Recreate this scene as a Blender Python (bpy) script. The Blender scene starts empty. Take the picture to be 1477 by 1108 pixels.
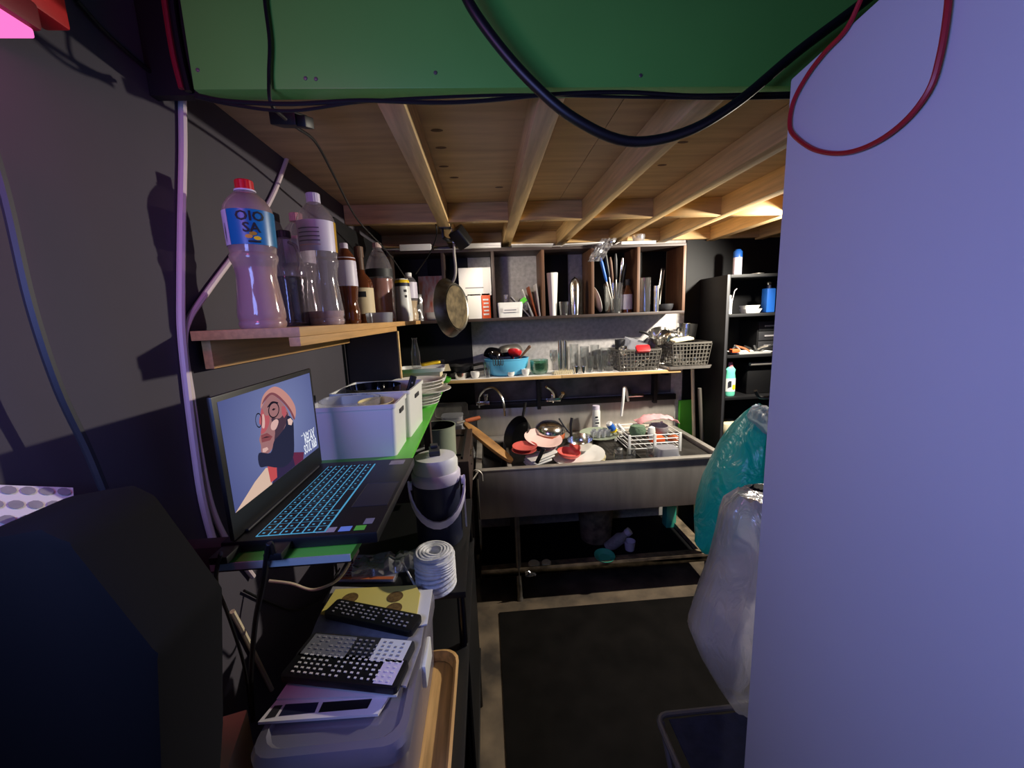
import bpy, bmesh, math, random
from mathutils import Vector, Matrix, Euler, noise
random.seed(7)
PI = math.pi
sc = bpy.context.scene
COL = sc.collection

# ------------------------------------------------------------------ camera
FPX = 581.0                      # focal length in pixels of the 1477 x 1108 frame
EYE = Vector((0, 0, 1.66))
yaw, pitch, roll = (math.radians(a) for a in (3.525, 9.576, 2.29))
FW = Vector((math.sin(yaw)*math.cos(pitch), math.cos(yaw)*math.cos(pitch), -math.sin(pitch)))
r_ = Vector((math.cos(yaw), -math.sin(yaw), 0)); u_ = r_.cross(FW)
RT = r_*math.cos(roll) - u_*math.sin(roll)
UP = r_*math.sin(roll) + u_*math.cos(roll)
cd = bpy.data.cameras.new('camera'); cam = bpy.data.objects.new('camera', cd); COL.objects.link(cam)
cd.sensor_width = 36; cd.lens = FPX/1477*36; cd.clip_start = .02
mw = Matrix((RT, UP, -FW)).transposed().to_4x4(); mw.translation = EYE; cam.matrix_world = mw
sc.camera = cam

def at(px, py, X=None, Y=None, Z=None):
    """the world point seen at a pixel of the photograph, on a plane of known position"""
    d = FW + RT*((px-738.5)/FPX) - UP*((py-554)/FPX)
    t = X/d.x if X is not None else Y/d.y if Y is not None else (Z-EYE.z)/d.z
    return EYE + d*t

# ------------------------------------------------------------------ world, exposure, large lights
w = bpy.data.worlds.new('world'); sc.world = w; w.use_nodes = True
w.node_tree.nodes['Background'].inputs[0].default_value = (.35, .35, .5, 1)
w.node_tree.nodes['Background'].inputs[1].default_value = .01
vs = sc.view_settings; vs.view_transform = 'Standard'; vs.look = 'None'; vs.gamma = 1; vs.use_curve_mapping = False
vs.exposure = 0.4

def light(name, kind, loc, power, col, size=.05, target=None, **kw):
    l = bpy.data.lights.new(name, kind); l.energy = power; l.color = col
    if kind == 'AREA': l.shape = 'RECTANGLE'; l.size = size; l.size_y = kw.pop('size_y', size)
    else: l.shadow_soft_size = size
    for k, v in kw.items(): setattr(l, k, v)
    o = bpy.data.objects.new(name, l); COL.objects.link(o); o.location = loc
    if target is not None: o.rotation_euler = (Vector(target)-Vector(loc)).to_track_quat('-Z', 'Y').to_euler()
    return o
KITCHEN_LAMP = Vector((1.70, 1.92, 2.02)); ROOM_LAMP = Vector((-.47, .02, 1.78)); KITCHEN_AIM = Vector((-1.19, .45, -1.0)).normalized()
light('kitchen_lamp_light', 'SPOT', KITCHEN_LAMP, 130, (1, .92, .78), .03, KITCHEN_LAMP+KITCHEN_AIM, spot_size=math.radians(155), spot_blend=.75)
light('room_lamp_light', 'AREA', ROOM_LAMP, 5.8, (.27, .37, 1.0), .5, ROOM_LAMP+Vector((1,.62,-.22)), size_y=.3)
light('pink_lamp_light', 'POINT', (-.50, .38, 2.02), 1.7, (1, .12, .45), .05)
light('blue_lamp_light', 'POINT', (-.45, .1, 1.62), .9, (.1, .3, 1.0), .04)

# ------------------------------------------------------------------ materials
def lin(c): return tuple(((v/255)/12.92 if v/255 <= .04045 else ((v/255+.055)/1.055)**2.4) for v in c) + (1,)
MATS = {}
def mat(key, rgb, rough=.5, metal=0, var=0, scale=8, bump=0, stretch=(1,1,1), emit=0, coat=0, rgb2=None, spec=.5):
    m = bpy.data.materials.new(key); m.use_nodes = True; nt = m.node_tree; b = nt.nodes['Principled BSDF']
    b.inputs['Base Color'].default_value = lin(rgb); b.inputs['Roughness'].default_value = rough
    b.inputs['Metallic'].default_value = metal; b.inputs['Coat Weight'].default_value = coat
    b.inputs['Specular IOR Level'].default_value = spec
    if var or bump or rgb2:
        tc = nt.nodes.new('ShaderNodeTexCoord'); mp = nt.nodes.new('ShaderNodeMapping'); mp.inputs['Scale'].default_value = stretch
        nz = nt.nodes.new('ShaderNodeTexNoise'); nz.inputs['Scale'].default_value = scale; nz.inputs['Detail'].default_value = 6
        nt.links.new(tc.outputs['Object'], mp.inputs[0]); nt.links.new(mp.outputs[0], nz.inputs[0])
        if var or rgb2:
            rp = nt.nodes.new('ShaderNodeValToRGB'); rp.color_ramp.elements[0].position = .32; rp.color_ramp.elements[1].position = .68
            a = lin(rgb)
            if rgb2: lo, hi = lin(rgb2), a
            else: lo = tuple(x*(1-var) for x in a[:3])+(1,); hi = tuple(min(1, x*(1+var)) for x in a[:3])+(1,)
            rp.color_ramp.elements[0].color = lo; rp.color_ramp.elements[1].color = hi
            nt.links.new(nz.outputs[0], rp.inputs[0]); nt.links.new(rp.outputs[0], b.inputs['Base Color'])
        if bump:
            bp = nt.nodes.new('ShaderNodeBump'); bp.inputs['Strength'].default_value = bump; bp.inputs['Distance'].default_value = .01
            nt.links.new(nz.outputs[0], bp.inputs['Height']); nt.links.new(bp.outputs[0], b.inputs['Normal'])
    if emit:
        b.inputs['Emission Color'].default_value = lin(rgb); b.inputs['Emission Strength'].default_value = emit
    MATS[key] = m; return m
def clear(key, rgb, body=.1, gloss=.35, rough=.06, milk=(255,255,255), wrinkle=0, stretch=(1,1,1)):
    """thin see-through glass or plastic: tinted transparency, a milky share and a reflection growing at the rim"""
    m = bpy.data.materials.new(key); m.use_nodes = True; nt = m.node_tree; N = nt.nodes; N.clear()
    out = N.new('ShaderNodeOutputMaterial'); tr = N.new('ShaderNodeBsdfTransparent'); tr.inputs[0].default_value = lin(rgb)
    df = N.new('ShaderNodeBsdfDiffuse'); df.inputs[0].default_value = lin(milk)
    tl = N.new('ShaderNodeBsdfTranslucent'); tl.inputs[0].default_value = lin(milk)
    gl = N.new('ShaderNodeBsdfGlossy'); gl.inputs['Roughness'].default_value = rough
    md = N.new('ShaderNodeMixShader'); md.inputs[0].default_value = .4
    m1 = N.new('ShaderNodeMixShader'); m1.inputs[0].default_value = body
    m2 = N.new('ShaderNodeMixShader'); lw = N.new('ShaderNodeLayerWeight'); lw.inputs[0].default_value = .35
    mu = N.new('ShaderNodeMath'); mu.operation = 'MULTIPLY_ADD'; mu.inputs[1].default_value = gloss; mu.inputs[2].default_value = .04
    L = nt.links.new
    L(df.outputs[0], md.inputs[1]); L(tl.outputs[0], md.inputs[2])
    L(tr.outputs[0], m1.inputs[1]); L(md.outputs[0], m1.inputs[2]); L(lw.outputs['Facing'], mu.inputs[0]); L(mu.outputs[0], m2.inputs[0])
    L(m1.outputs[0], m2.inputs[1]); L(gl.outputs[0], m2.inputs[2]); L(m2.outputs[0], out.inputs[0])
    if wrinkle:
        tc = N.new('ShaderNodeTexCoord'); mp = N.new('ShaderNodeMapping'); mp.inputs['Scale'].default_value = stretch
        nz = N.new('ShaderNodeTexNoise'); nz.inputs['Scale'].default_value = 9; nz.inputs['Detail'].default_value = 4; nz.inputs['Distortion'].default_value = 1.2
        bp = N.new('ShaderNodeBump'); bp.inputs['Strength'].default_value = wrinkle; bp.inputs['Distance'].default_value = .03
        L(tc.outputs['Object'], mp.inputs[0]); L(mp.outputs[0], nz.inputs[0]); L(nz.outputs[0], bp.inputs['Height'])
        for n_ in (df, gl, tl): L(bp.outputs[0], n_.inputs['Normal'])
    MATS[key] = m; return m
def glow(key, rgb, strength):
    m = bpy.data.materials.new(key); m.use_nodes = True; nt = m.node_tree; nt.nodes.clear()
    e = nt.nodes.new('ShaderNodeEmission'); e.inputs[0].default_value = lin(rgb); e.inputs[1].default_value = strength
    o = nt.nodes.new('ShaderNodeOutputMaterial'); nt.links.new(e.outputs[0], o.inputs[0]); MATS[key] = m; return m

mat('wall_dark', (68,63,72), .75, var=.10, scale=3, bump=.05)
mat('wall_grey', (182,178,176), .8, var=.18, scale=40, bump=.1)
mat('wall_black', (13,13,16), .6, var=.2, scale=4, spec=.3)
mat('wall_white', (208,208,212), .42, var=.03, scale=2)
mat('room_ceiling', (120,118,124), .8, var=.1)
mat('concrete', (118,102,82), .75, var=.45, scale=5, bump=.3, rgb2=(48,41,35))
mat('mat_rubber', (17,15,14), .9, var=.35, scale=7, bump=.2, spec=.1)
mat('green_paint', (94,170,72), .38, var=.06, scale=3)
mat('lime', (92,190,62), .35, var=.05)
mat('pine', (206,172,118), .6, var=.16, scale=6, bump=.1, stretch=(12,.8,12))
mat('pine_x', (202,166,112), .6, var=.18, scale=6, bump=.1, stretch=(.8,12,12))
mat('plywood', (190,158,114), .65, var=.16, scale=3.2, bump=.08, stretch=(1,9,1))
mat('knot', (92,60,36), .7, var=.3, scale=40)
mat('shelf_wood', (196,150,92), .55, var=.15, scale=8, stretch=(12,.7,12))
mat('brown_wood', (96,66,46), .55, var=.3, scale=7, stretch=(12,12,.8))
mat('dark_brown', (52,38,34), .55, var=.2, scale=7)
mat('tray_wood', (204,162,106), .32, var=.25, scale=6, stretch=(14,1,14))
mat('peel_wood', (192,142,80), .6, var=.3, scale=9, rgb2=(120,84,48))
mat('cardboard', (216,176,122), .8, var=.08)
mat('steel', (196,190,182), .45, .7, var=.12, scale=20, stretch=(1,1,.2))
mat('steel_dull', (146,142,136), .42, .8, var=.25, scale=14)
mat('steel_dirty', (136,120,98), .6, .35, var=.5, scale=18, bump=.2)
mat('chrome', (222,220,216), .2, 1)
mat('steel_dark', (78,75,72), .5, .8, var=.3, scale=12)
mat('black', (16,16,18), .45)
mat('black_gloss', (10,10,13), .18)
mat('black_soft', (9,9,11), .85, spec=.2)
mat('edging', (150,166,160), .5)
mat('charcoal', (40,40,44), .55)
mat('grey_plastic', (96,92,86), .5)
mat('navy', (22,28,56), .55)
mat('navy_cloth', (30,34,54), .9, var=.25, scale=30, bump=.3)
mat('white_plastic', (232,232,228), .38)
mat('white_ceramic', (238,236,230), .15)
mat('cream', (226,214,178), .5)
mat('paper', (225,222,220), .7)
mat('paper_grey', (150,146,150), .6, var=.15, scale=50)
mat('yellow', (245,206,24), .5)
mat('yellow_paper', (226,208,112), .6)
mat('sticker_brown', (110,84,44), .6, var=.4, scale=120)
mat('orange', (226,92,44), .5)
mat('orange_pack', (240,228,222), .5, rgb2=(228,120,80), scale=14, stretch=(3,1,1))
mat('red', (206,26,34), .4)
mat('red_cap', (214,24,40), .38)
mat('pink', (240,204,196), .55)
mat('pink_cloth', (226,160,164), .9, var=.12, bump=.4, scale=20)
mat('salmon', (214,96,88), .5)
mat('blue_label', (24,116,170), .35)
mat('blue_basin', (96,186,226), .35)
mat('blue', (34,98,190), .4)
mat('blue_pale', (120,160,220), .5)
mat('teal', (70,190,160), .45)
mat('green_glass_item', (70,120,100), .2)
mat('mint', (110,214,184), .35)
mat('pink_top', (246,140,150), .4)
mat('sage', (150,160,140), .4)
mat('dark_red', (120,20,34), .5)
mat('amber', (168,92,52), .3)
mat('soy', (26,16,14), .15)
mat('sauce_pink', (206,168,160), .5)
mat('sauce_cream', (232,212,150), .5)
mat('dust_pink', (202,176,170), .6)
mat('lilac_label', (214,206,224), .45)
mat('label_cream', (214,196,160), .6)
mat('gold', (214,168,60), .35, .4)
mat('cord_white', (222,204,206), .5)
mat('cord_cream', (222,206,172), .5)
mat('cord_black', (14,14,16), .45)
mat('cord_red', (168,22,34), .4)
mat('twine', (226,226,228), .75, var=.12, scale=60, bump=.4)
mat('ink', (24,26,34), .6)
mat('grey_ink', (120,120,128), .6)
mat('sponge_green', (96,120,96), .9, bump=.5, scale=60)
mat('rust', (176,92,54), .6, var=.3)
mat('pan_steel', (140,140,132), .3, .9, var=.45, scale=9, rgb2=(70,56,40))
mat('pan_base', (96,84,62), .5, .7, var=.5, scale=30, bump=.25)
mat('film', (92,90,94), .22, var=.4, scale=9, bump=.5)
clear('glass', (247,248,248), .025, .7)
clear('glass_green', (224,242,233), .07, .5, milk=(90,150,130))
clear('glass_dark', (70,72,80), .15, .5, milk=(50,50,60))
clear('pet', (236,230,236), .22, .5, milk=(220,214,224))
clear('pet_dusty', (222,208,212), .52, .5, milk=(226,200,200))
clear('milky', (230,232,236), .45, .4, .2, milk=(215,215,222))
clear('box_plastic', (225,222,235), .62, .45, .22, milk=(172,167,180))
clear('bag_clear', (240,238,242), .60, .7, .2, milk=(240,238,244), wrinkle=1, stretch=(1.5,1.5,.45))
clear('bag_teal', (60,190,190), .85, .4, .28, milk=(26,186,184), wrinkle=1, stretch=(1.2,1.2,.7))
clear('wrap', (240,240,245), .16, .8, .15)
clear('amber_glass', (170,100,60), .55, .45, milk=(150,84,52))

# ------------------------------------------------------------------ geometry (a geo is a pair: vertices, faces)
def join(*gs):
    V, F = [], []
    for v, f in gs:
        o = len(V); V += [tuple(p) for p in v]; F += [tuple(i+o for i in q) for q in f]
    return V, F
def xf(g, loc=(0,0,0), rot=(0,0,0), s=1):
    s = (s,s,s) if not hasattr(s, '__len__') else s
    M = Matrix.LocRotScale(Vector(loc), Euler(rot), Vector(s))
    return [tuple(M @ Vector(p)) for p in g[0]], g[1]
def box(x0, y0, z0, x1, y1, z1):
    v = [(x,y,z) for z in (z0,z1) for y in (y0,y1) for x in (x0,x1)]
    return v, [(0,2,3,1),(4,5,7,6),(0,1,5,4),(2,6,7,3),(0,4,6,2),(1,3,7,5)]
def cbox(w, d, h): return box(-w/2,-d/2,0,w/2,d/2,h)
def lathe(prof, n=24, cap=True):
    V, F, rings = [], [], []
    for r, z in prof:
        if r < 1e-6: rings.append([len(V)]); V.append((0,0,z))
        else:
            rings.append(list(range(len(V), len(V)+n)))
            V += [(r*math.cos(2*PI*i/n), r*math.sin(2*PI*i/n), z) for i in range(n)]
    for a, b in zip(rings, rings[1:]):
        for i in range(n):
            j = (i+1) % n
            if len(a) == 1 and len(b) == 1: continue
            if len(a) == 1: F.append((a[0], b[j], b[i]))
            elif len(b) == 1: F.append((a[i], a[j], b[0]))
            else: F.append((a[i], a[j], b[j], b[i]))
    if cap:
        if len(rings[0]) > 1: F.append(tuple(reversed(rings[0])))
        if len(rings[-1]) > 1: F.append(tuple(rings[-1]))
    return V, F
def spline(pts, k=6):
    P = [Vector(p) for p in pts]; P = [2*P[0]-P[1]] + P + [2*P[-1]-P[-2]]; out = []
    for i in range(1, len(P)-2):
        a, b, c, d = P[i-1:i+3]
        for j in range(k):
            t = j/k; out.append(.5*((2*b)+(c-a)*t+(2*a-5*b+4*c-d)*t*t+(3*b-a-3*c+d)*t**3))
    return out + [P[-2]]
def tube(pts, r, n=6, smooth=0, closed=False):
    P = spline(pts, smooth) if smooth else [Vector(p) for p in pts]
    V, F = [], []; N = len(P); nrm = None
    for i, p in enumerate(P):
        t = (P[(i+1) % N]-P[i-1]) if closed else (P[min(i+1, N-1)]-P[max(i-1, 0)])
        t.normalize()
        if nrm is None: nrm = t.orthogonal().normalized()
        else:
            nrm = nrm - t*nrm.dot(t)
            nrm = nrm.normalized() if nrm.length > 1e-6 else t.orthogonal().normalized()
        b = t.cross(nrm); rr = r[i] if hasattr(r, '__len__') else r
        V += [tuple(p + nrm*math.cos(2*PI*k/n)*rr + b*math.sin(2*PI*k/n)*rr) for k in range(n)]
    for i in range(N if closed else N-1):
        j = (i+1) % N
        for k in range(n): F.append((i*n+k, i*n+(k+1) % n, j*n+(k+1) % n, j*n+k))
    if not closed: F += [tuple(reversed(range(n))), tuple(range((N-1)*n, N*n))]
    return V, F
def prism(poly, h):
    n = len(poly); V = [(x,y,0) for x,y in poly] + [(x,y,h) for x,y in poly]
    return V, [tuple(reversed(range(n))), tuple(range(n,2*n))] + [(i,(i+1)%n,n+(i+1)%n,n+i) for i in range(n)]
def rrect(w, d, r, k=4):
    out = []
    for cx, cy, a in ((w/2-r,d/2-r,0),(-w/2+r,d/2-r,PI/2),(-w/2+r,-d/2+r,PI),(w/2-r,-d/2+r,1.5*PI)):
        out += [(cx+r*math.cos(a+PI/2*i/k), cy+r*math.sin(a+PI/2*i/k)) for i in range(k+1)]
    return out
def loft(rings, cap0=True, cap1=True):
    n = len(rings[0]); V = [tuple(p) for q in rings for p in q]; F = []
    for a in range(len(rings)-1):
        F += [(a*n+i, a*n+(i+1)%n, (a+1)*n+(i+1)%n, (a+1)*n+i) for i in range(n)]
    if cap0: F.append(tuple(reversed(range(n))))
    if cap1: F.append(tuple(range((len(rings)-1)*n, len(rings)*n)))
    return V, F
def grid(nx, ny, fn):
    V = [tuple(fn(i/nx, j/ny)) for j in range(ny+1) for i in range(nx+1)]
    return V, [(j*(nx+1)+i, j*(nx+1)+i+1, (j+1)*(nx+1)+i+1, (j+1)*(nx+1)+i) for j in range(ny) for i in range(nx)]
def tub(w, d, h, t=.004, r=.02, flare=1.0, bottom=.004):
    """an open container: rounded rectangle, walls of thickness t"""
    def R(ww, dd, z, rr): return [(x,y,z) for x,y in rrect(ww, dd, max(.002, rr))]
    s = 1/flare
    return loft([R(w*s,d*s,0,r), R(w,d,h,r), R(w-2*t,d-2*t,h,r-t/2), R(w*s-2*t,d*s-2*t,bottom,r-t/2)])
def rimring(w, d, z0, z1, t, r):
    return loft([[(x,y,z) for x,y in rrect(w-q,d-q,max(.002,r-q/2))] for q,z in ((0,z0),(0,z1),(2*t,z1),(2*t,z0),(0,z0))], False, False)
def bowl(R, h, t=.003, foot=.45, k=6):
    o = [(R*foot,0)] + [(R*(foot+(1-foot)*math.sin(PI/2*i/k)), h*(1-math.cos(PI/2*i/k))) for i in range(1,k+1)]
    i_ = [(max(.001, r-t), z if z > 0 else t) for r, z in reversed(o)]
    i_[-1] = (R*foot-t, t+.001)
    return lathe(o+i_+[(0,t+.001)], 28)
def dish(R, h=.02, t=.004):
    return lathe([(0,0),(R*.6,0),(R*.66,h*.3),(R,h),(R,h+t*.6),(R*.66,h*.3+t),(R*.58,t),(0,t)], 32)

def mesh(name, g, m, bev=0, smooth=True, solid=0):
    me = bpy.data.meshes.new(name); me.from_pydata([tuple(v) for v in g[0]], [], g[1])
    bm = bmesh.new(); bm.from_mesh(me)
    if solid:
        bmesh.ops.recalc_face_normals(bm, faces=bm.faces)
        bmesh.ops.solidify(bm, geom=bm.faces[:], thickness=solid)
    if bev:
        bmesh.ops.bevel(bm, geom=[e for e in bm.edges if len(e.link_faces) == 2 and e.calc_face_angle(0) > .5], offset=bev, segments=2, affect='EDGES', profile=.6)
    bmesh.ops.recalc_face_normals(bm, faces=bm.faces); bm.to_mesh(me); bm.free()
    for mm in (m if isinstance(m, (list, tuple)) else [m]): me.materials.append(MATS[mm])
    if smooth:
        me.shade_smooth(); me.set_sharp_from_angle(angle=math.radians(38))
    return me
def put(name, me, parent=None, loc=(0,0,0), rot=(0,0,0)):
    o = bpy.data.objects.new(name, me); COL.objects.link(o); o.parent = parent
    o.location = loc; o.rotation_euler = rot; return o
def part(parent, name, g, m, loc=(0,0,0), rot=(0,0,0), label=None, **k):
    o = put(name, mesh(name, g, m, **k), parent, loc, rot)
    if label: o['label'] = label
    return o
def tag(o, label, cat, group=None):
    o['label'] = label; o['category'] = cat
    if group: o['group'] = group
    return o
def thing(name, label, cat, loc=(0,0,0), rot=(0,0,0), group=None):
    return tag(put(name, None, None, loc, rot), label, cat, group)
def solo(name, label, cat, g, m, loc=(0,0,0), rot=(0,0,0), group=None, **k):
    return tag(put(name, mesh(name, g, m, **k), None, loc, rot), label, cat, group)
def struct(name, g, m, parent=None, loc=(0,0,0), rot=(0,0,0), **k):
    o = put(name, mesh(name, g, m, **k), parent, loc, rot)
    if parent is None: o['kind'] = 'structure'
    return o
def text(parent, name, s, size, m, fn, space=1.0, bold=0):
    """flat lettering; fn maps the glyph plane (x right, y up) onto the surface"""
    c = bpy.data.curves.new(name, 'FONT'); c.body = s; c.size = size; c.align_x = 'CENTER'; c.resolution_u = 2; c.space_line = .85; c.offset = bold
    o = bpy.data.objects.new(name, c); COL.objects.link(o); bpy.context.view_layer.update()
    me = bpy.data.meshes.new_from_object(o.evaluated_get(bpy.context.evaluated_depsgraph_get()))
    COL.objects.unlink(o); bpy.data.objects.remove(o)
    for v in me.vertices: v.co = fn(v.co.x*space, v.co.y)
    me.materials.clear(); me.materials.append(MATS[m]); me.name = name
    return put(name, me, parent)
def fit(x0, x1, ytop, Y, zb):
    """centre x, half width and height of something standing at depth Y on height zb"""
    ym = (ytop + 500)/2
    a, b = at(x0, ym, Y=Y), at(x1, ym, Y=Y)
    return (a.x+b.x)/2, abs(b.x-a.x)/2, max(.01, at((x0+x1)/2, ytop, Y=Y).z - zb)

WX, BY = -.62, 2.75           # left wall, back wall
SH, CB, GB, US = 1.278, 1.652, 1.29, 1.655   # tops of: middle shelf, cabinet floor, green board, bottle shelf

# ================================================================== SETTING
fl = struct('floor', box(-.9,-2.2,-.05,2.5,2.9,0), 'concrete')
struct('wall_left', box(WX-.1,-2.2,0,WX,2.9,2.9), 'wall_dark')
struct('wall_back', box(WX,BY,0,2.5,BY+.1,2.9), 'wall_grey')
struct('wall_right', box(2.4,-2.2,0,2.5,2.9,2.9), 'wall_dark')
struct('wall_behind', box(WX,-2.2,0,2.5,-2.1,2.9), 'wall_dark')
struct('ceiling', box(WX,-2.2,2.8,2.5,2.9,2.9), 'room_ceiling')
# white partition on the right: its far edge stands 0.75 m ahead
pe = at(1140,115,Y=.755); px0 = pe.x
struct('wall_partition', ([(px0,.755,0),(px0+.07,.755,0),(px0+.07,-2.1,0),(px0,-2.1,0),
     (px0,.755,pe.z),(px0+.07,.755,pe.z),(px0+.07,-2.1,pe.z+.28),(px0,-2.1,pe.z+.28)],
     [(0,1,2,3),(4,7,6,5),(0,4,5,1),(1,5,6,2),(2,6,7,3),(3,7,4,0)]), 'wall_white', bev=.004)
# back wall dressing: black paint panels, film behind the taps, lime board by the sink
struct('trim_1', box(1.385,BY-.012,0,2.4,BY,2.2), 'wall_black')
struct('trim_2', box(WX,BY-.012,1.06,-.09,BY,2.06), 'wall_black')
struct('trim_3', box(-.3,BY-.008,1.08,1.30,BY,1.258), 'film')
struct('trim_4', box(1.355,BY-.03,.55,1.47,BY-.013,1.02), 'lime')
struct('trim_5', box(WX,1.83,1.30,WX+.012,2.74,2.1), 'wall_black')

# loft: plywood deck, joists, noggins, green fascia
loftp = thing('loft_platform', 'raw timber underside of the loft with joists and a green painted front board', 'loft', (0,.9,2.105))
JX = [-.172, .165, .518, .865, 1.205, 1.545, 1.885]
for i in range(3):
    x0 = WX + i*1.0; part(loftp, 'plywood_sheet', box(x0+.001,.03,.085,min(x0+.999,2.39),1.84,.10), 'plywood')
jm = mesh('joist', box(-.027,.022,0,.027,1.84,.0845), 'pine', bev=.002)
for x in JX: put('joist', jm, loftp, (x,0,0))
edges = [WX+.002] + [v for x in JX for v in (x-.0275, x+.0275)] + [2.39]
for a, b in zip(edges[::2], edges[1::2]):
    part(loftp, 'noggin', box(a,1.10,.0,b,1.135,.0845), 'pine_x', bev=.0015)
    part(loftp, 'noggin', box(a,1.795,.01,b,1.83,.0845), 'pine_x', bev=.0015)
part(loftp, 'dark_gap_filler', box(WX+.001,.0,.0,-.527,.02,.62), 'wall_black')  # black board added to keep the lit gap beside the fascia dark
fas = part(loftp, 'front_board', box(-.525,-.02,0,2.39,.02,.62), 'green_paint', bev=.002)
for px, py in ((455,113),(284,100),(628,104),(925,108),(440,112)):
    p = at(px,py,Y=.878)
    part(fas, 'screw_head', xf(lathe([(0,0),(.004,0),(.003,.0015),(0,.002)],10), (p.x,-.02,p.z-2.105), (PI/2,0,0)), 'steel_dull')
kn = lathe([(0,0),(.012,0),(0,.0008)], 12)
for px, py in ((630,188),(636,213),(640,240),(655,256),(820,165),(985,205),(955,238),(720,270)):
    p = at(px,py,Z=2.19); part(loftp, 'knot', xf(kn, (p.x,p.y-.9,.0845), (PI,0,0), (1.5,.8,1)), 'knot')

# rubber mat on the floor
solo('floor_mat', 'large black rubber mat lying on the concrete kitchen floor', 'mat', box(0,.3,0,1.2,2.04,.008), 'mat_rubber', (0,0,.0005), bev=.003)

# ================================================================== REAR WALL CABINET
YF = 2.50
cabx = [at(p,400,Y=YF).x for p in (639.5,711.5,783.5,855,921,987)]
cabl = -.55
cab = thing('wall_cabinet', 'open wooden pigeonhole cabinet of six compartments hung on the rear wall', 'cabinet', (cabl,YF,1.634))
def cp(name, x0,y0,z0,x1,y1,z1,m): return part(cab, name, box(x0-cabl,y0-YF,z0-1.634,x1-cabl,y1-YF,z1-1.634), m, bev=.0015)
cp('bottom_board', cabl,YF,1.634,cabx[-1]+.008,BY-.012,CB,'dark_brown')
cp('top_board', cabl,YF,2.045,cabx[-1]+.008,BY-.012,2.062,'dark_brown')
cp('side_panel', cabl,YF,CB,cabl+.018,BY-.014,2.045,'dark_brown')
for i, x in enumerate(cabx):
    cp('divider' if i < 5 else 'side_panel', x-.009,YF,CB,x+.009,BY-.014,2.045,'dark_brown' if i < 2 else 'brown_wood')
cp('back_panel', cabl+.02,BY-.018,CB,cabx[0]-.12,BY-.013,2.045,'charcoal')
cp('back_panel', cabx[3]+.012,BY-.018,CB,cabx[5]-.012,BY-.013,2.045,'wall_black')
cp('back_panel', cabx[2]+.012,BY-.018,CB,cabx[2]+.2,BY-.013,2.045,'wall_black')

# middle shelf
shl = thing('wall_shelf', 'long pale wooden shelf crowded with glassware above the sink', 'shelf', (-.25,YF,SH-.02))
part(shl, 'board', box(0,0,0,.72,.248,.02), 'pine_x', bev=.0015)
part(shl, 'board', box(.722,0,0,1.50,.248,.02), 'pine_x', bev=.0015)
part(shl, 'liner', box(0,.004,.0201,1.49,.246,.021), 'paper', label='white shelf liner')
for x in (at(777,565,Y=2.7).x, at(945,560,Y=2.7).x):
    part(shl, 'bracket', join(box(x-.012+.25,.19,-.24,x+.012+.25,.247,0), box(x-.012+.25,.02,-.018,x+.012+.25,.247,0)), 'black')

# ================================================================== SINK
SX0, SX1, SY0, SZ = -.085, 1.32, 2.085, .84
snk = thing('sink', 'long stainless steel kitchen sink with deep front apron and drainer', 'sink', (0,0,0))
part(snk, 'apron', join(box(SX0,SY0,.555,SX1,SY0+.012,.828), box(SX0,SY0,.555,SX0+.012,2.7,.828), box(SX1-.012,SY0,.555,SX1,2.7,.828)), 'steel', bev=.002)
part(snk, 'rim', join(box(SX0-.004,SY0-.006,.826,SX1+.004,SY0+.035,SZ), box(SX0-.004,2.60,.826,SX1+.004,2.72,SZ),
     box(SX0-.004,SY0+.035,.826,SX0+.03,2.60,SZ), box(SX1-.03,SY0+.035,.826,SX1+.004,2.60,SZ)), 'steel', bev=.003)
part(snk, 'partition', box(.088,SY0+.035,.70,.112,2.6,SZ-.002), 'steel', bev=.003)
def basin(x0,x1,zb):
    y0, y1 = SY0+.036, 2.598
    return join(box(x0,y0,zb-.01,x1,y1,zb), box(x0,y0,zb,x0+.004,y1,.83), box(x1-.004,y0,zb,x1,y1,.83), box(x0+.004,y0,zb,x1-.004,y0+.004,.83), box(x0+.004,y1-.004,zb,x1-.004,y1,.83))
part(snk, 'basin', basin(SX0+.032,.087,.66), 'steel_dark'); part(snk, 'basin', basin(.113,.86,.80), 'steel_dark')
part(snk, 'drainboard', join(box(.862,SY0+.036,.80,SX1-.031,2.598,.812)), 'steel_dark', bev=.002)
part(snk, 'backsplash', box(SX0,2.722,.83,SX1,2.735,1.035), 'steel', bev=.002)
part(snk, 'ledge', box(SX0-.2,2.70,1.036,SX1,2.738,1.075), 'black', bev=.002)
lg = join(lathe([(.016,.02),(.016,.56)],12), lathe([(.019,0),(.019,.012),(.013,.03)],12))
for x, y in ((.128,2.14),(1.27,2.14),(.128,2.66),(1.27,2.66)): part(snk, 'leg', lg, 'steel_dull', (x,y,0))
part(snk, 'lower_shelf', join(box(-.09,2.125,.165,1.31,2.20,.20), box(-.09,2.125,.165,1.31,2.135,.215)), 'steel_dirty', bev=.002)
part(snk, 'lower_shelf_side', box(1.245,2.20,.165,1.31,2.70,.20), 'steel_dirty', bev=.002)
part(snk, 'lower_shelf_tray', box(-.09,2.2,.150,1.245,2.70,.166), 'black_soft')
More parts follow.
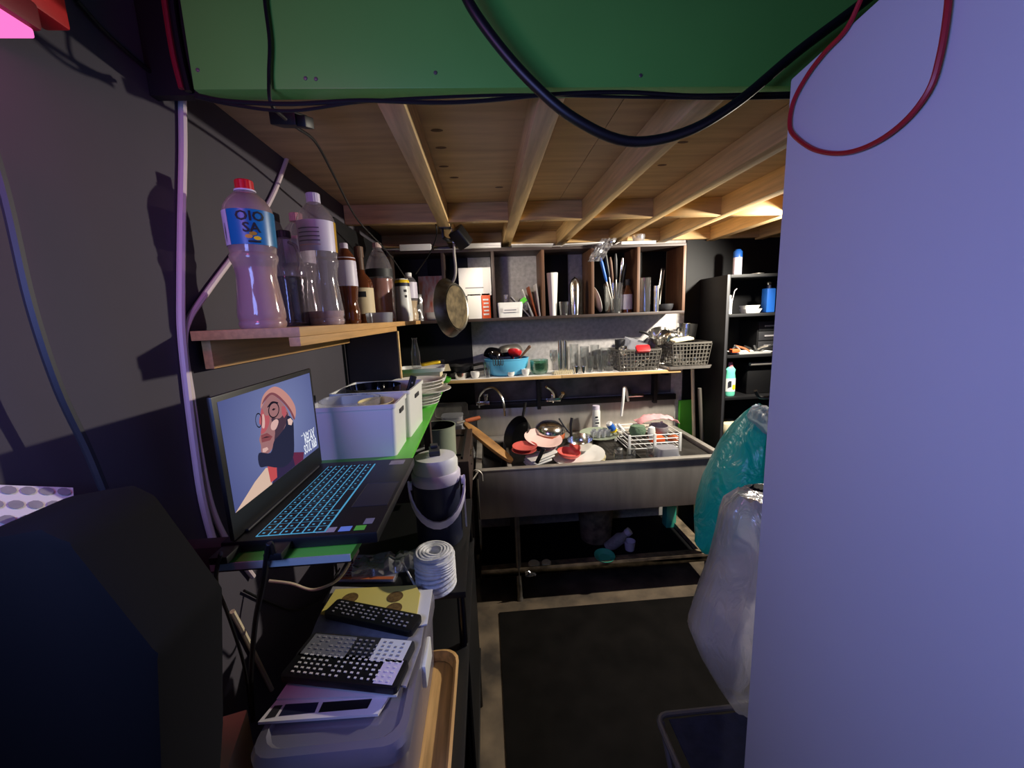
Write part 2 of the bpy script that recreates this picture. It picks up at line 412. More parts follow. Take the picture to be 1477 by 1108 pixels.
# taps
t = thing('tap', 'chrome swan neck tap at the left end of the sink ledge', 'tap', (at(697,585,Y=2.7).x,2.70,1.0755))
def rel(root, *pts): return [tuple(Vector(p)-root.location) for p in pts]
def ap(px,py,Y): return at(px,py,Y=Y)
part(t, 'base', box(-.045,-.05,.0,.045,.0,.028), 'chrome', bev=.006)
part(t, 'spout', tube(rel(t, ap(692,588,2.66), ap(692,572,2.65), ap(700,562,2.62), ap(712,560,2.58), ap(722,570,2.54), ap(727,585,2.52), ap(728,600,2.52)), .008, 8, 5), 'chrome')
part(t, 'handle', join(lathe([(.014,.02),(.014,.05),(.02,.055),(.02,.075),(0,.08)],10), box(-.006,-.035,.062,.006,-.01,.07)), 'chrome', (.02,-.025,0))
t = thing('tap', 'chrome bent spout tap in the middle of the ledge beside the black bracket', 'tap', (at(797,580,Y=2.7).x,2.70,1.0755))
part(t, 'base', join(box(-.05,-.045,.0,.05,0,.024), lathe([(.016,0),(.016,.04),(.012,.05)],10)), 'chrome', bev=.004)
part(t, 'spout', tube(rel(t, ap(797,580,2.68), ap(799,572,2.66), ap(796,564,2.62), ap(788,558,2.58)), .009, 8, 4), 'chrome')
part(t, 'handle', xf(lathe([(.012,0),(.012,.04),(.018,.045),(0,.06)],10), (.045,-.03,.02), (.4,.5,0)), 'chrome')
t = thing('tap', 'tap with a long straight white hanging spout near the right end of the ledge', 'tap', (at(905,575,Y=2.7).x,2.70,1.0755))
part(t, 'base', join(box(-.02,-.04,0,.10,0,.022), lathe([(.014,0),(.014,.045)],10)), 'chrome', bev=.004)
part(t, 'spout', tube(rel(t, ap(906,578,2.68), ap(903,562,2.62), ap(900,560,2.58), ap(899,575,2.55), ap(896,600,2.55)), .009, 8, 4), 'white_plastic')

# ================================================================== LEFT SIDE FURNITURE
SY = .875
us = thing('bottle_shelf', 'plywood wall shelf at eye level holding the sauce bottles', 'shelf', (WX,SY,US-.02))
part(us, 'board', box(.017,0,0,.235,1.62,.02), 'shelf_wood', bev=.001)
part(us, 'batten', box(.21,.002,-.02,.233,.95,-.0005), 'shelf_wood', bev=.001)
part(us, 'cleat', box(.0155,.03,-.062,.034,.925,-.0005), 'shelf_wood', bev=.001)
part(us, 'support_panel', box(.016,.93,-.344,.234,.95,-.021), 'dark_brown')
part(us, 'panel_edging', box(.2345,.928,-.344,.24,.952,-.021), 'pine', label='pale edge strip of the support panel')

gb = thing('desk_board', 'bright green narrow wall board carrying the laptop, bins and plates', 'shelf', (WX,.63,GB-.012))
poly = [(.165,-.012),(.385,-.012),(.402,.40),(.395,.85),(.375,1.85),(.02,1.85),(.02,.52),(.15,.40)]
part(gb, 'board', prism(poly,.0118), 'lime', bev=.0008)
part(gb, 'front_edging', box(.166,-.0155,.0,.384,-.0125,.0116), 'edging', label='pale edge strip')
for y in (.06,.9,1.75): part(gb, 'bracket', box(.002,y,-.05,.36,y+.035,-.0005), 'dark_brown', bev=.001)
part(gb, 'support_post', box(.37,.86,-.26,.395,.90,-.0005), 'dark_brown')

rk = thing('storage_rack', 'black metal rack standing against the dark left wall', 'rack', (-.27,1.0,0))
for x, y in ((.17,-.02),(.17,.50),(-.17,-.02),(-.17,.50),(.17,-.44),(-.17,-.44)):
    part(rk, 'post', lathe([(.011,0),(.011,.93 if y > -.4 else .775)],10), 'black_gloss', (x,y,0))
part(rk, 'shelf_board', box(-.185,-.035,.93,.185,.52,.948), 'black', bev=.002)
part(rk, 'shelf_board', box(-.185,-.465,.76,.185,.52,.778), 'black', bev=.002)
part(rk, 'shelf_board', box(-.185,-.465,.25,.185,.52,.268), 'black', bev=.002)
part(rk, 'side_panel', box(.178,-.02,.27,.182,.49,.76), 'black')

# stove and table
tb = thing('side_table', 'black table under the dark stove at the left of the sink', 'table', (-.34,1.95,0))
part(tb, 'top', box(-.27,-.32,.79,.235,.72,.82), 'black', bev=.002)
for x in (-.25,.215):
    for y in (-.3,.7): part(tb, 'leg', box(x-.015,y-.015,0,x+.015,y+.015,.79), 'black')
st = thing('stove', 'low dark metal stove with bright handles left of the sink', 'stove', (-.34,1.95,.8205))
part(st, 'body', box(-.24,-.2,0,.238,.35,.20), 'dark_brown', bev=.006)
for y, z in ((-.06,.185),(-.03,.13),(.1,.15)): part(st, 'handle', box(.2385,y-.03,z,.246,y+.05,z+.008), 'chrome')
part(st, 'grate', join(*[box(-.2+.1*i,-.17,.201,-.19+.1*i,.32,.212) for i in range(5)], box(-.21,-.12,.2005,.21,-.11,.208), box(-.21,.2,.2005,.21,.21,.208)), 'black')

# black case at the near left, printed card on it
fy = .52
case = [(at(x,y,Y=fy).x, at(x,y,Y=fy).z) for x,y in ((325,845),(228,712),(195,696),(105,712),(-60,800))]
case = [(max(WX+.004,x),z) for x,z in case]
case = [(-.425,.98),(-.40,1.10)] + case + [(WX+.004,0.001),(-.425,0.001)]
g = prism(case,.115)
tcase = thing('equipment_case', 'tall black case standing in the dark near left corner', 'case', (0,fy,0))
part(tcase, 'body', xf(g,(0,0,0),(PI/2,0,0)), 'black_soft', bev=.012)
part(tcase, 'latch', box(-.50,-.1205,1.05,-.46,-.1145,1.09), 'black', bev=.002)
ca, cb, cc = at(106,710,X=-.59), at(-30,706,X=-.612), at(-40,800,Y=.435)
cdv = ca+(cc-cb)
card = thing('printed_card', 'pale blue card printed with pill shapes lying on the black case', 'card', tuple(cb))
def cardp(u,v,h=0): return (ca-cb)*u+(cc-cb)*v+Vector((0,0,h))
part(card, 'sheet', grid(1,1,lambda u,v: cardp(u,v,.006)), 'paper', solid=.001)
pil = []
for j in range(4):
    for i in range(5):
        u, v = .1+.2*i+(.08 if j%2 else 0), .12+.25*j
        pil.append(([tuple(cardp(u+.07*math.cos(a)*1.2, v+.075*math.sin(a), .0095)) for a in [k*PI/5 for k in range(10)]],[tuple(range(10))]))
part(card, 'printed_pills', join(*pil), 'paper_grey')

# ------------------------------------------------------------------ bottles on the eye-level shelf
def interp(prof, z):
    for (r0,z0),(r1,z1) in zip(prof,prof[1:]):
        if z0 <= z <= z1 and z1 > z0: return r0+(r1-r0)*(z-z0)/(z1-z0)
    return prof[-1][0]
def bottle(name, label, cat, loc, H, R, prof, glass='pet', cap=None, lab=None, liq=None, group=None, rz=0, n=28, ring=None, sq=None):
    P = [(r*R, z*H) for r,z in prof]; t = thing(name, label, cat, loc, (0,0,rz), group)
    def shp(g): return xf(g, s=(1,sq,1)) if sq else g
    part(t, 'body', shp(lathe([(0,0)]+P, n, cap=False)), glass)
    if liq:
        zt = liq[1]*H; q = [(max(.001,r-.0022),max(z,.002)) for r,z in P if z < zt]+[(interp(P,zt)-.0022,zt)]
        part(t, 'contents', shp(lathe([(0,.002)]+q+[(0,zt)], n)), liq[0])
    if lab:
        for (m,z0,z1,*ar) in (lab if isinstance(lab, list) else [lab]):
            zs = [z0+(z1-z0)*k/6 for k in range(7)]; q = [(interp(P,z*H)+.0008,z*H) for z in zs]
            if ar:
                a0, a1 = ar; K = 14
                V = [(r*math.cos(a0+(a1-a0)*i/K), r*math.sin(a0+(a1-a0)*i/K), z) for r,z in q for i in range(K+1)]
                V = [(x*1.008,y*1.008,z) for x,y,z in V]
                part(t, 'label', shp((V,[(j*(K+1)+i,j*(K+1)+i+1,(j+1)*(K+1)+i+1,(j+1)*(K+1)+i) for j in range(6) for i in range(K)])), m)
            else: part(t, 'label', shp(lathe(q, n, cap=False)), m)
    if cap:
        m, z0, z1, r = cap; r *= R
        rr = []
        for k in range(36):
            a = 2*PI*k/36; q = r*(1.0 if k%2 else .955); rr.append((q*math.cos(a), q*math.sin(a)))
        part(t, 'cap', loft([[(x,y,z0*H) for x,y in rr],[(x,y,z1*H-.002) for x,y in rr],[(x*.9,y*.9,z1*H) for x,y in rr]]), m)
    if ring: part(t, 'neck_ring', lathe([(ring[1]*R*.7,ring[2]*H),(ring[1]*R,ring[2]*H),(ring[1]*R,ring[3]*H),(ring[1]*R*.7,ring[3]*H)],n), ring[0])
    return t
SAUCE = [(.90,0),(.96,.02),(.97,.04),(.92,.055),(.97,.075),(.97,.11),(.86,.26),(.80,.36),(.86,.44),(.95,.475),(.96,.50),(.90,.515),(.92,.53),(.94,.56),(.95,.60),(.97,.79),(.93,.82),(.74,.87),(.46,.915),(.34,.925),(.34,.94)]
b1 = bottle('sauce_bottle', 'big clear bottle with red cap and blue label nearest on the shelf', 'bottle', (-.497,.955,US), .312, .049, SAUCE, 'pet_dusty',
    ('red_cap',.935,1.0,.36), [('blue_label',.56,.785,-2.0,.75),('lilac_label',.56,.785,-3.1,-2.02),('lilac_label',.56,.785,.75,3.1)], ('sauce_pink',.42), 'bottles on the eye-level shelf', ring=('lilac_label',.42,.925,.935))
def onb1(x,y):
    a = x/.048 - 1.05; return Vector((math.cos(a)*.0492, math.sin(a)*.0492, y))
text(b1, 'lettering', 'OIO\nSA', .027, 'ink', lambda x,y: onb1(x,y+.222), 1.05, .0006)
for k,(ox,oz,m) in enumerate(((-.006,.190,'gold'),(.009,.187,'yellow'),(.002,.196,'gold'),(-.056,.2,'ink'))):
    V = [onb1(ox+(.007 if k<3 else .001)*math.cos(a), oz+(.004 if k<3 else .02)*math.sin(a)) for a in [i*PI/6 for i in range(12)]]
    part(b1, 'label_print', ([tuple(v*1.0) for v in V],[tuple(range(12))]), m)
part(b1, 'lower_print', ([tuple(onb1(x,y)) for x,y in ((-.008,.178),(0,.178),(.008,.178),(.014,.178),(.014,.182),(.008,.182),(0,.182),(-.008,.182))],[(0,1,6,7),(1,2,5,6),(2,3,4,5)]), 'ink')
b4 = at(472,466,X=-.475)
t = bottle('sauce_bottle', 'half-empty clear bottle with plain white cap and pale printed label', 'bottle', (b4.x,b4.y,US), .375, .053, SAUCE, 'pet',
    ('lilac_label',.93,1.0,.36), [('lilac_label',.56,.785,-2.9,-.15),('gold',.56,.785,-.13,.35)], ('dust_pink',.11), 'bottles on the eye-level shelf')
for k in range(5):
    zz = .375*(.60+.03*k)
    part(t, 'label_print', ([(.0535*math.cos(a),.0535*math.sin(a),z) for z in (zz,zz+.003) for a in (-2.3,-2.0,-1.7,-1.4,-1.1)],[(i,i+1,i+6,i+5) for i in range(4)]), 'grey_ink' if k else 'pink')
RIB = [(.95,0),(1,.03)]+[(1-.06*(i%2),.06+.035*i) for i in range(14)]+[(.98,.56),(.95,.62),(.6,.80),(.34,.88),(.3,.96)]
p = at(425,464,X=-.56)
t = bottle('soy_bottle', 'ribbed bottle of black soy sauce with clear handle between two tall bottles', 'bottle', (p.x,p.y,US), .27, .052, RIB, 'pet', ('charcoal',.93,1.0,.36), None, ('soy',.52), 'bottles on the eye-level shelf')
part(t, 'handle', tube([(.02,-.02,.235),(.045,-.035,.22),(.05,-.04,.18),(.04,-.035,.15)], .005, 6, 4), 'pet')
p = at(445,464,X=-.568)
bottle('sauce_bottle', 'bottle with dusty pink cap mostly hidden behind the white capped one', 'bottle', (p.x,p.y,US), .345, .045, SAUCE, 'pet', ('pink_cloth',.93,1.0,.42), ('lilac_label',.56,.785), ('soy',.4), 'bottles on the eye-level shelf')
TWIST = [(.9,0),(1,.03),(.95,.06),(1,.12),(.88,.2),(.8,.28),(.9,.36),(.95,.4),(1,.44),(1,.8),(.8,.86),(.4,.93),(.34,.95)]
p = at(507,464,X=-.497)
bottle('sauce_bottle', 'slim dark twisted bottle with tall white printed sleeve', 'bottle', (p.x,p.y,US), .29, .036, TWIST, 'amber_glass', ('lilac_label',.93,1.0,.4), ('lilac_label',.47,.82), ('soy',.42), 'bottles on the eye-level shelf')
p = at(527,462,X=-.55)
WH = [(.95,0),(1,.03),(1,.5),(.9,.57),(.38,.66),(.34,.72),(.34,.95)]
t = bottle('liquor_bottle', 'squat square-shouldered liquor bottle with cream label and brown neck band', 'bottle', (p.x,p.y,US), .34, .048, WH, 'amber_glass', ('brown_wood',.86,1.0,.42), [('label_cream',.12,.46),('brown_wood',.70,.86)], ('soy',.5), 'bottles on the eye-level shelf')
part(t, 'label_print', ([(.0495*math.cos(a),.0495*math.sin(a),z) for z in (.115,.14) for a in (-1.9,-1.6,-1.3,-1.0)],[(0,1,5,4),(1,2,6,5),(2,3,7,6)]), 'ink')
p = at(553,460,X=-.51)
JUG = [(.95,0),(1,.02),(1,.5),(.96,.53),(1,.56),(1,.68),(.8,.78),(.5,.88),(.3,.93),(.3,.97)]
bottle('drink_bottle', 'large brown-filled plastic bottle with a dark band near its shoulder', 'bottle', (p.x,p.y,US), .385, .064, JUG, 'pet', ('dust_pink',.94,1.0,.34), ('charcoal',.57,.67), ('amber',.55), 'bottles on the eye-level shelf')
p = at(548,462,X=-.43)
solo('plastic_tub', 'low clear plastic tub in front of the brown-filled bottle', 'tub', tub(.10,.10,.04,.002,.03,1.06), 'milky', (p.x,p.y,US))
p = at(584,460,X=-.452)
t = bottle('squeeze_bottle', 'plain white squeeze bottle with dark blue and yellow shoulder', 'bottle', (p.x,p.y,US), .235, .047, [(.95,0),(1,.03),(1,.3),(.88,.7),(.86,.8),(.84,.93),(.7,1)], 'white_plastic', None, [('navy',.82,.90),('yellow',.90,.97)], None, 'bottles on the eye-level shelf')
for k in range(4): part(t, 'label_print', xf(cbox(.006,.012,.014), (math.cos(-1.0)*.041,math.sin(-1.0)*.041,.07+.03*k),(0,0,-1.0)), 'ink')
part(t, 'label_mark', xf(cbox(.004,.016,.016), (math.cos(-.8)*.0445,math.sin(-.8)*.0445,.03),(0,0,-.8)), 'blue')
p = at(605,459,X=-.425)
bottle('dressing_bottle', 'small bottle of cream dressing with white cap and lime-edged label', 'bottle', (p.x,min(p.y,2.44),US), .275, .043, TWIST, 'pet', ('white_plastic',.9,1.0,.42), [('lilac_label',.47,.8,-1.6,.6),('lime',.47,.8,-2.9,-1.62)], ('sauce_cream',.42), 'bottles on the eye-level shelf')

# ------------------------------------------------------------------ laptop
LX, LY0, LW, LD, LZ = -.452, .642, .365, .254, GB
lp = thing('laptop', 'open black laptop with blue lit keys playing music on its screen', 'laptop', (LX,LY0,LZ))
part(lp, 'base', box(0,0,.001,LD,LW,.021), 'black', bev=.003)
deck = part(lp, 'keyboard_deck', box(.05,.012,.0205,.165,LW-.03,.0213), 'keyglow' if 'keyglow' in MATS else (glow('keyglow',(90,175,225),.55) and 'keyglow'), label='blue keyboard backlight')
kk = mesh('key', join(box(-.0077,-.0081,0,.0077,.0081,.0011), ([(-.003,-.004,.00115),(.001,-.004,.00115),(.001,.000,.00115),(-.003,.000,.00115)],[(0,1,2,3)])), ['black','keyglow'])
kk.polygons[len(kk.polygons)-1].material_index = 1
sp = mesh('space_key', box(-.0077,-.046,0,.0077,.046,.0011), 'black')
for r in range(6):
    y = .014+.0085
    for c in range(17):
        x = .0605+r*.0187
        if r == 5 and 4 <= c <= 8:
            if c == 6: put('key', sp, deck, (x, .014+.0192*6+.0085,.0213))
            continue
        put('key', kk, deck, (x, .014+.0192*c+.0085,.0213))
part(lp, 'touchpad', box(.180,.10,.0208,.248,.21,.0214), 'charcoal', bev=.001)
for (x0,y0,x1,y1,m) in ((.150,.010,.180,.026,'paper_grey'),(.186,.010,.206,.026,'blue_pale'),(.212,.010,.230,.026,'lime'),(.222,.030,.238,.05,'grey_ink'),(.20,.322,.235,.350,'paper_grey')):
    part(lp, 'sticker', box(y0*0+x0,y0,.0208,x1,y1,.0213), m)
part(lp, 'hinge', box(.012,.03,.0215,.030,LW-.03,.027), 'charcoal', bev=.003)
LT = math.radians(0)
lid = part(lp, 'lid', box(-.008,0,0,0,LW,.242), 'black', (.024,0,.022), (0,LT,0), bev=.003)
SW, S0, SV, SV0 = .342, .0115, .188, .044
def scr(u,v,h=.0004): return (h, S0+SW*u, SV0+SV*v)
m = bpy.data.materials.new('screen_light'); m.use_nodes = True; nt = m.node_tree; nt.nodes.clear(); MATS['screen_light'] = m
tc = nt.nodes.new('ShaderNodeTexCoord'); mp = nt.nodes.new('ShaderNodeMapping'); gr = nt.nodes.new('ShaderNodeTexGradient'); gr.gradient_type = 'SPHERICAL'
mp.inputs['Location'].default_value = (0,-.7,-.55); mp.inputs['Scale'].default_value = (1,3.4,3.6)
rp = nt.nodes.new('ShaderNodeValToRGB'); rp.color_ramp.elements[0].color = lin((48,54,104)); rp.color_ramp.elements[1].color = lin((104,112,150))
em = nt.nodes.new('ShaderNodeEmission'); oo = nt.nodes.new('ShaderNodeOutputMaterial')
for a,b in ((tc.outputs['Object'],mp.inputs[0]),(mp.outputs[0],gr.inputs[0]),(gr.outputs[0],rp.inputs[0]),(rp.outputs[0],em.inputs[0]),(em.outputs[0],oo.inputs[0])): nt.links.new(a,b)
for k, c in dict(beanie=(186,132,124), rib=(120,70,78), skin=(150,106,108), light=(206,166,160), iris=(30,24,34), skin_red=(172,84,92), shade=(70,52,66), beard=(38,40,62), lip=(130,70,76), ear=(214,180,170), collar=(184,74,78), knit=(206,176,158), jacket=(48,40,70), wine=(96,40,66), white=(232,236,244), glassblk=(26,24,36)).items(): glow('pic_'+k, c, .8)
part(lid, 'screen', ([scr(0,0),scr(1,0),scr(1,1),scr(0,1)],[(0,1,2,3)]), 'screen_light', smooth=False)
def pic(name, pts, m, h):
    if len(pts) > 5 and name not in ('picture_jacket','picture_sweater'):      # rounded outline
        n = len(pts); P = [Vector((u,v,0)) for u,v in pts]; out = []
        for i in range(n):
            a, b, c, d = P[i-1], P[i], P[(i+1)%n], P[(i+2)%n]
            for j in range(4):
                q = j/4; w_ = .5*((2*b)+(c-a)*q+(2*a-5*b+4*c-d)*q*q+(3*b-a-3*c+d)*q**3); out.append((w_.x,w_.y))
        pts = out
    return part(lid, name, ([scr(min(max(u,0.001),.999),min(max(v,0.001),.999),h) for u,v in pts],[tuple(range(len(pts)))]), 'pic_'+m, smooth=False)
H1 = .0006
pic('picture_jacket', [(.345,0),(.417,.129),(.608,.178),(.766,.082),(.745,.002)], 'jacket', H1)
pic('picture_collar', [(.627,.005),(.608,.178),(.766,.082),(.745,.002)], 'wine', H1+.0001)
pic('picture_sweater', [(0,0),(.111,.084),(.19,.145),(.306,.204),(.336,.184),(.344,0)], 'knit', H1+.0001)
pic('picture_scarf', [(.322,.22),(.416,.16),(.404,.029),(.332,.025)], 'collar', H1+.0002)
pic('picture_face', [(.353,.812),(.331,.761),(.305,.675),(.322,.629),(.305,.562),(.283,.513),(.29,.448),(.288,.372),(.355,.331),(.409,.363),(.486,.418),(.572,.507),(.632,.597),(.6,.728),(.524,.847),(.455,.911)], 'skin', H1+.0003)
pic('picture_cheek', [(.353,.80),(.331,.761),(.305,.675),(.322,.629),(.305,.562),(.35,.56),(.40,.62),(.41,.70),(.37,.72)], 'skin_red', H1+.0004)
pic('picture_shade', [(.43,.66),(.52,.62),(.60,.66),(.62,.60),(.56,.50),(.48,.43),(.43,.42),(.45,.52)], 'shade', H1+.0004)
pic('picture_temple', [(.56,.74),(.60,.72),(.61,.63),(.57,.60),(.55,.66)], 'skin_red', H1+.0005)
pic('picture_lips', [(.303,.547),(.365,.538),(.415,.473),(.386,.448),(.301,.472)], 'lip', H1+.0005)
pic('picture_beard', [(.26,.389),(.25,.257),(.322,.209),(.414,.131),(.517,.079),(.622,.133),(.662,.358),(.673,.527),(.613,.606),(.572,.507),(.49,.449),(.425,.419),(.37,.322)], 'beard', H1+.0005)
pic('picture_nose_light', [(.345,.74),(.36,.73),(.36,.66),(.345,.60),(.325,.62),(.335,.68)], 'light', H1+.0006)
pic('picture_cheek_light', [(.43,.62),(.48,.63),(.50,.59),(.46,.53),(.42,.54),(.41,.58)], 'light', H1+.0006)
pic('picture_chin_light', [(.30,.41),(.345,.40),(.355,.37),(.32,.36),(.295,.375)], 'light', H1+.0006)
pic('picture_brow', [(.41,.80),(.46,.83),(.52,.80),(.52,.785),(.46,.81),(.41,.785)], 'iris', H1+.0006)
pic('picture_eye', [(.445,.745),(.465,.755),(.49,.74),(.465,.73)], 'iris', H1+.0006)
pic('picture_mouth_line', [(.302,.512),(.35,.508),(.40,.48),(.35,.496)], 'iris', H1+.0007)
pic('picture_ear', [(.608,.566),(.648,.565),(.672,.519),(.647,.479),(.61,.505)], 'ear', H1+.0006)
pic('picture_beanie', [(.337,.804),(.364,.898),(.419,.954),(.506,.975),(.588,.921),(.669,.811),(.723,.679),(.72,.576),(.684,.531),(.647,.642),(.594,.748),(.524,.847),(.462,.901),(.392,.865)], 'beanie', H1+.0006)
pic('picture_beanie_fold', [(.355,.84),(.39,.895),(.46,.925),(.53,.88),(.61,.765),(.665,.655),(.70,.545),(.684,.531),(.647,.642),(.594,.748),(.524,.847),(.462,.901),(.392,.865)], 'rib', H1+.0007)
def ringp(cu,cv,ru,rv,k=18): 
    V = [scr(cu+ru*s*math.cos(2*PI*i/k), cv+rv*s*math.sin(2*PI*i/k), H1+.0008) for s in (1,.84) for i in range(k)]
    return V, [(i,(i+1)%k,k+(i+1)%k,k+i) for i in range(k)]
for rr_ in (ringp(.467,.735,.062,.085), ringp(.302,.70,.032,.075)): part(lid, 'picture_glasses', rr_, 'pic_glassblk', smooth=False)
part(lid, 'picture_waveform', join(*[(lambda u,hh: ([scr(u,.28,H1),scr(u+.008,.28,H1),scr(u+.008,.28+hh,H1),scr(u,.28+hh,H1)],[(0,1,2,3)]))(.76+.016*i, .01+.05*random.random()**2) for i in range(13)]), 'pic_white', smooth=False)
text(lid, 'screen_lettering', 'RELAX', .030, 'pic_white', lambda x,y: Vector(scr(.878+x/SW, .165+y/SV, H1)), .62, .0006)
text(lid, 'screen_lettering', 'SOUL R&B', .030, 'pic_white', lambda x,y: Vector(scr(.875+x/SW, .045+y/SV, H1)), .50, .0006)
# plugs on the near side and their leads
for k,(px,py) in enumerate(((322,785),(398,774))):
    p = at(px,py,Y=LY0-.02)
    t = thing('power_lead' if k else 'data_lead', ('thick black lead hanging from the plug under the laptop corner' if k else 'thin black lead plugged into the rear corner of the laptop'), 'cable', (p.x,LY0-.012,LZ+.010))
    part(t, 'plug', box(-.014,-.026,-.005,.014,.011,.007), 'black', bev=.002)
    pts = [(0,-.02,0)] + [tuple(at(x,y,Y=yy)-t.location) for x,y,yy in (((388,785,.60),(380,840,.62),(368,900,.66),(362,980,.72),(365,1040,.74)) if k else ((318,800,.60),(312,840,.62),(330,890,.68),(352,960,.73),(362,1030,.75)))]
    part(t, 'cord', tube(pts, .0045 if k else .003, 6, 5), 'cord_black')

# bins with utensils on the green board
bn = thing('storage_bin', 'white plastic bin right behind the laptop with clear bowls in it', 'bin', (-.372,1.165,GB), (0,0,.0), 'white bins on the green board')
part(bn, 'body', tub(.235,.16,.145,.003,.012,1.06), 'white_plastic'); part(bn, 'rim', rimring(.243,.168,.136,.148,.006,.014), 'white_plastic')
part(bn, 'handle_slot', box(.116,-.02,.108,.1195,.03,.12), 'charcoal')
bn = thing('storage_bin', 'second white plastic bin standing further back beside the plates', 'bin', (-.365,1.375,GB), (0,0,-.03), 'white bins on the green board')
part(bn, 'body', tub(.245,.23,.15,.003,.012,1.06), 'white_plastic'); part(bn, 'rim', rimring(.253,.238,.141,.153,.006,.014), 'white_plastic')
part(bn, 'handle_slot', box(.1205,-.03,.112,.124,.03,.125), 'charcoal')
solo('plastic_bowl', 'crinkled clear plastic bowl lying in the nearer white bin', 'bowl', bowl(.085,.10,.002), 'wrap', (-.40,1.175,GB+.052))
solo('plastic_bowl', 'dark smoky bowl lying in the farther white bin', 'bowl', bowl(.09,.09,.002), 'glass_dark', (-.385,1.375,GB+.066))
solo('plastic_cup', 'yellowish plastic cup tipped inside the nearer white bin', 'cup', bowl(.05,.10,.002,.6), 'sauce_cream', (-.325,1.165,GB+.045), (.05,.02,0))
t = thing('tongs', 'black handled tongs sticking out of the farther white bin', 'tongs', (-.29,1.33,GB+.05), (.0,.35,.4))
part(t, 'handle', xf(prism(rrect(.022,.012,.005),.06),(0,0,.085)), 'black', bev=.002); part(t, 'blade', box(-.008,-.003,0,.008,.003,.09), 'steel')
for k in range(2): part(t, 'rivet', lathe([(0,0),(.003,0),(0,.001)],8), 'chrome', (0,-.006,.10+.022*k), (PI/2,0,0))
# plates stacked on the board
zz = GB
for k,(R,dx,h) in enumerate(((.088,0,.016),(.092,0,.016),(.095,.004,.016),(.10,.002,.018),(.125,.018,.02),(.108,.0,.018),(.112,-.004,.018),(.11,.0,.018))):
    solo('plate', ('lowest','second lowest','third','fourth','wide fifth','sixth','second highest','topmost')[k]+' white plate of the stack on the green board, counted from below', 'plate', dish(R,h,.005), 'white_ceramic', (-.302+dx,1.74,zz), (0,0,k*.7), 'plates on the green board')
    zz += h*.55+.004
# trays and bits behind the plates
yb = 2.13
x, r, h = fit(574,640,545,yb,GB)
for k in range(3):
    solo('serving_tray', ('lowest','middle','upper')[k]+' of three white trays piled behind the plates', 'tray', tub(.235,.17,.02,.003,.02,1.05), 'white_plastic', (-.335,yb,GB+.0005+k*.052), (0,0,.03*k), 'white trays behind the plates')
    if k < 2: solo('tray_insert', ('lower','upper')[k]+' cream block between the white trays', 'box', cbox(.19,.13,.031), 'cream', (-.335,yb,GB+.0205+k*.052), group='blocks between the trays')
zt = GB+.126
p = at(601,545,Y=2.06)
bottle('glass_bottle', 'slim empty clear glass bottle standing on the white trays', 'bottle', (p.x,2.08,zt), .155, .024, [(1,0),(1,.05),(.95,.5),(.55,.85),(.5,.96),(.62,.97),(.62,1)], 'glass')
p = at(622,535,Y=2.14)
t = thing('spatula', 'yellow plastic spatula with black grip on the white trays', 'spatula', (p.x,2.15,zt), (0,0,.2))
part(t, 'blade', xf(prism(rrect(.10,.06,.015),.012),(0,0,0),(0,-.12,0)), 'yellow', (0,0,.008), bev=.002); part(t, 'grip', box(.04,-.01,.012,.07,.01,.03), 'black', bev=.003)
solo('plastic_cover', 'upright clear plastic lid leaning behind the yellow spatula', 'lid', xf(prism(rrect(.16,.09,.03),.003),(0,0,.046),(PI/2-.25,.0,0)), 'milky', (at(605,530,Y=2.25).x,2.26,zt-.1))
solo('cutting_mat', 'cream cutting mat lying at the end of the white trays', 'mat', box(-.05,-.05,0,.05,.05,.004), 'cream', (at(637,540,Y=2.3).x,2.28,GB+.095), (.25,0,.2))
solo('lime_scoop', 'lime green plastic scoop beside the white trays', 'scoop', bowl(.03,.035,.002), 'lime', (at(641,550,Y=2.34).x,2.36,GB), (0,.3,0))

# pot on the stove, containers behind
p = at(632,655,Y=1.76)
t = thing('saucepan', 'grey-green saucepan with black inside standing on the dark stove', 'pot', (p.x,1.80,1.033), (0,0,-.5))
part(t, 'body', lathe([(0,0),(.070,0),(.078,.008),(.081,.145),(.083,.15),(.079,.15),(.076,.012),(0,.010)],32), 'sage')
part(t, 'lining', lathe([(.0752,.013),(.0785,.149),(.0782,.149),(.0748,.013),(0,.0125)],32), 'black'); 
part(t, 'handle_mount', xf(lathe([(.012,0),(.016,.01),(.012,.03)],12),(0,-.078,.075),(PI/2,0,0)), 'steel')
part(t, 'handle', tube([(0,-.10,.075),(0,-.16,.08),(0,-.24,.09)], .011, 8), 'black')
p = at(652,610,Y=2.45)
t = thing('food_container', 'tall translucent plastic container standing behind the saucepan', 'container', (p.x,2.47,.84)); t.location.z = .8405
part(t, 'body', tub(.13,.12,.23,.002,.03,1.08), 'milky'); part(t, 'lid', prism(rrect(.135,.125,.03),.008), 'milky', (0,0,.23))
t.location = (p.x,2.50,.8205)
solo('serving_tray', 'dark metal tray standing upright behind the translucent container', 'tray', xf(tub(.22,.10,.02,.003,.02),(0,0,.05),(PI/2-.1,0,0)), 'steel_dull', (at(650,588,Y=2.6).x,2.64,1.01))
solo('plastic_bag', 'crumpled clear bag slumped in front of the translucent container', 'bag', grid(10,10,lambda u,v: (-.07+.14*u+.01*noise.noise((u*5,v*5,3)), -.05+.1*v, .16*math.sin(PI*u)**.5*math.sin(PI*v)**.5*(.7+.5*noise.noise((u*6,v*6,1))))), 'wrap', (at(668,630,Y=2.35).x,2.36,.8205), solid=.001)
t = thing('wooden_spoon', 'thick brown wooden handle poking out above the left basin', 'utensil', tuple(at(682,605,Y=2.4)), (0,PI/2-.1,.3))
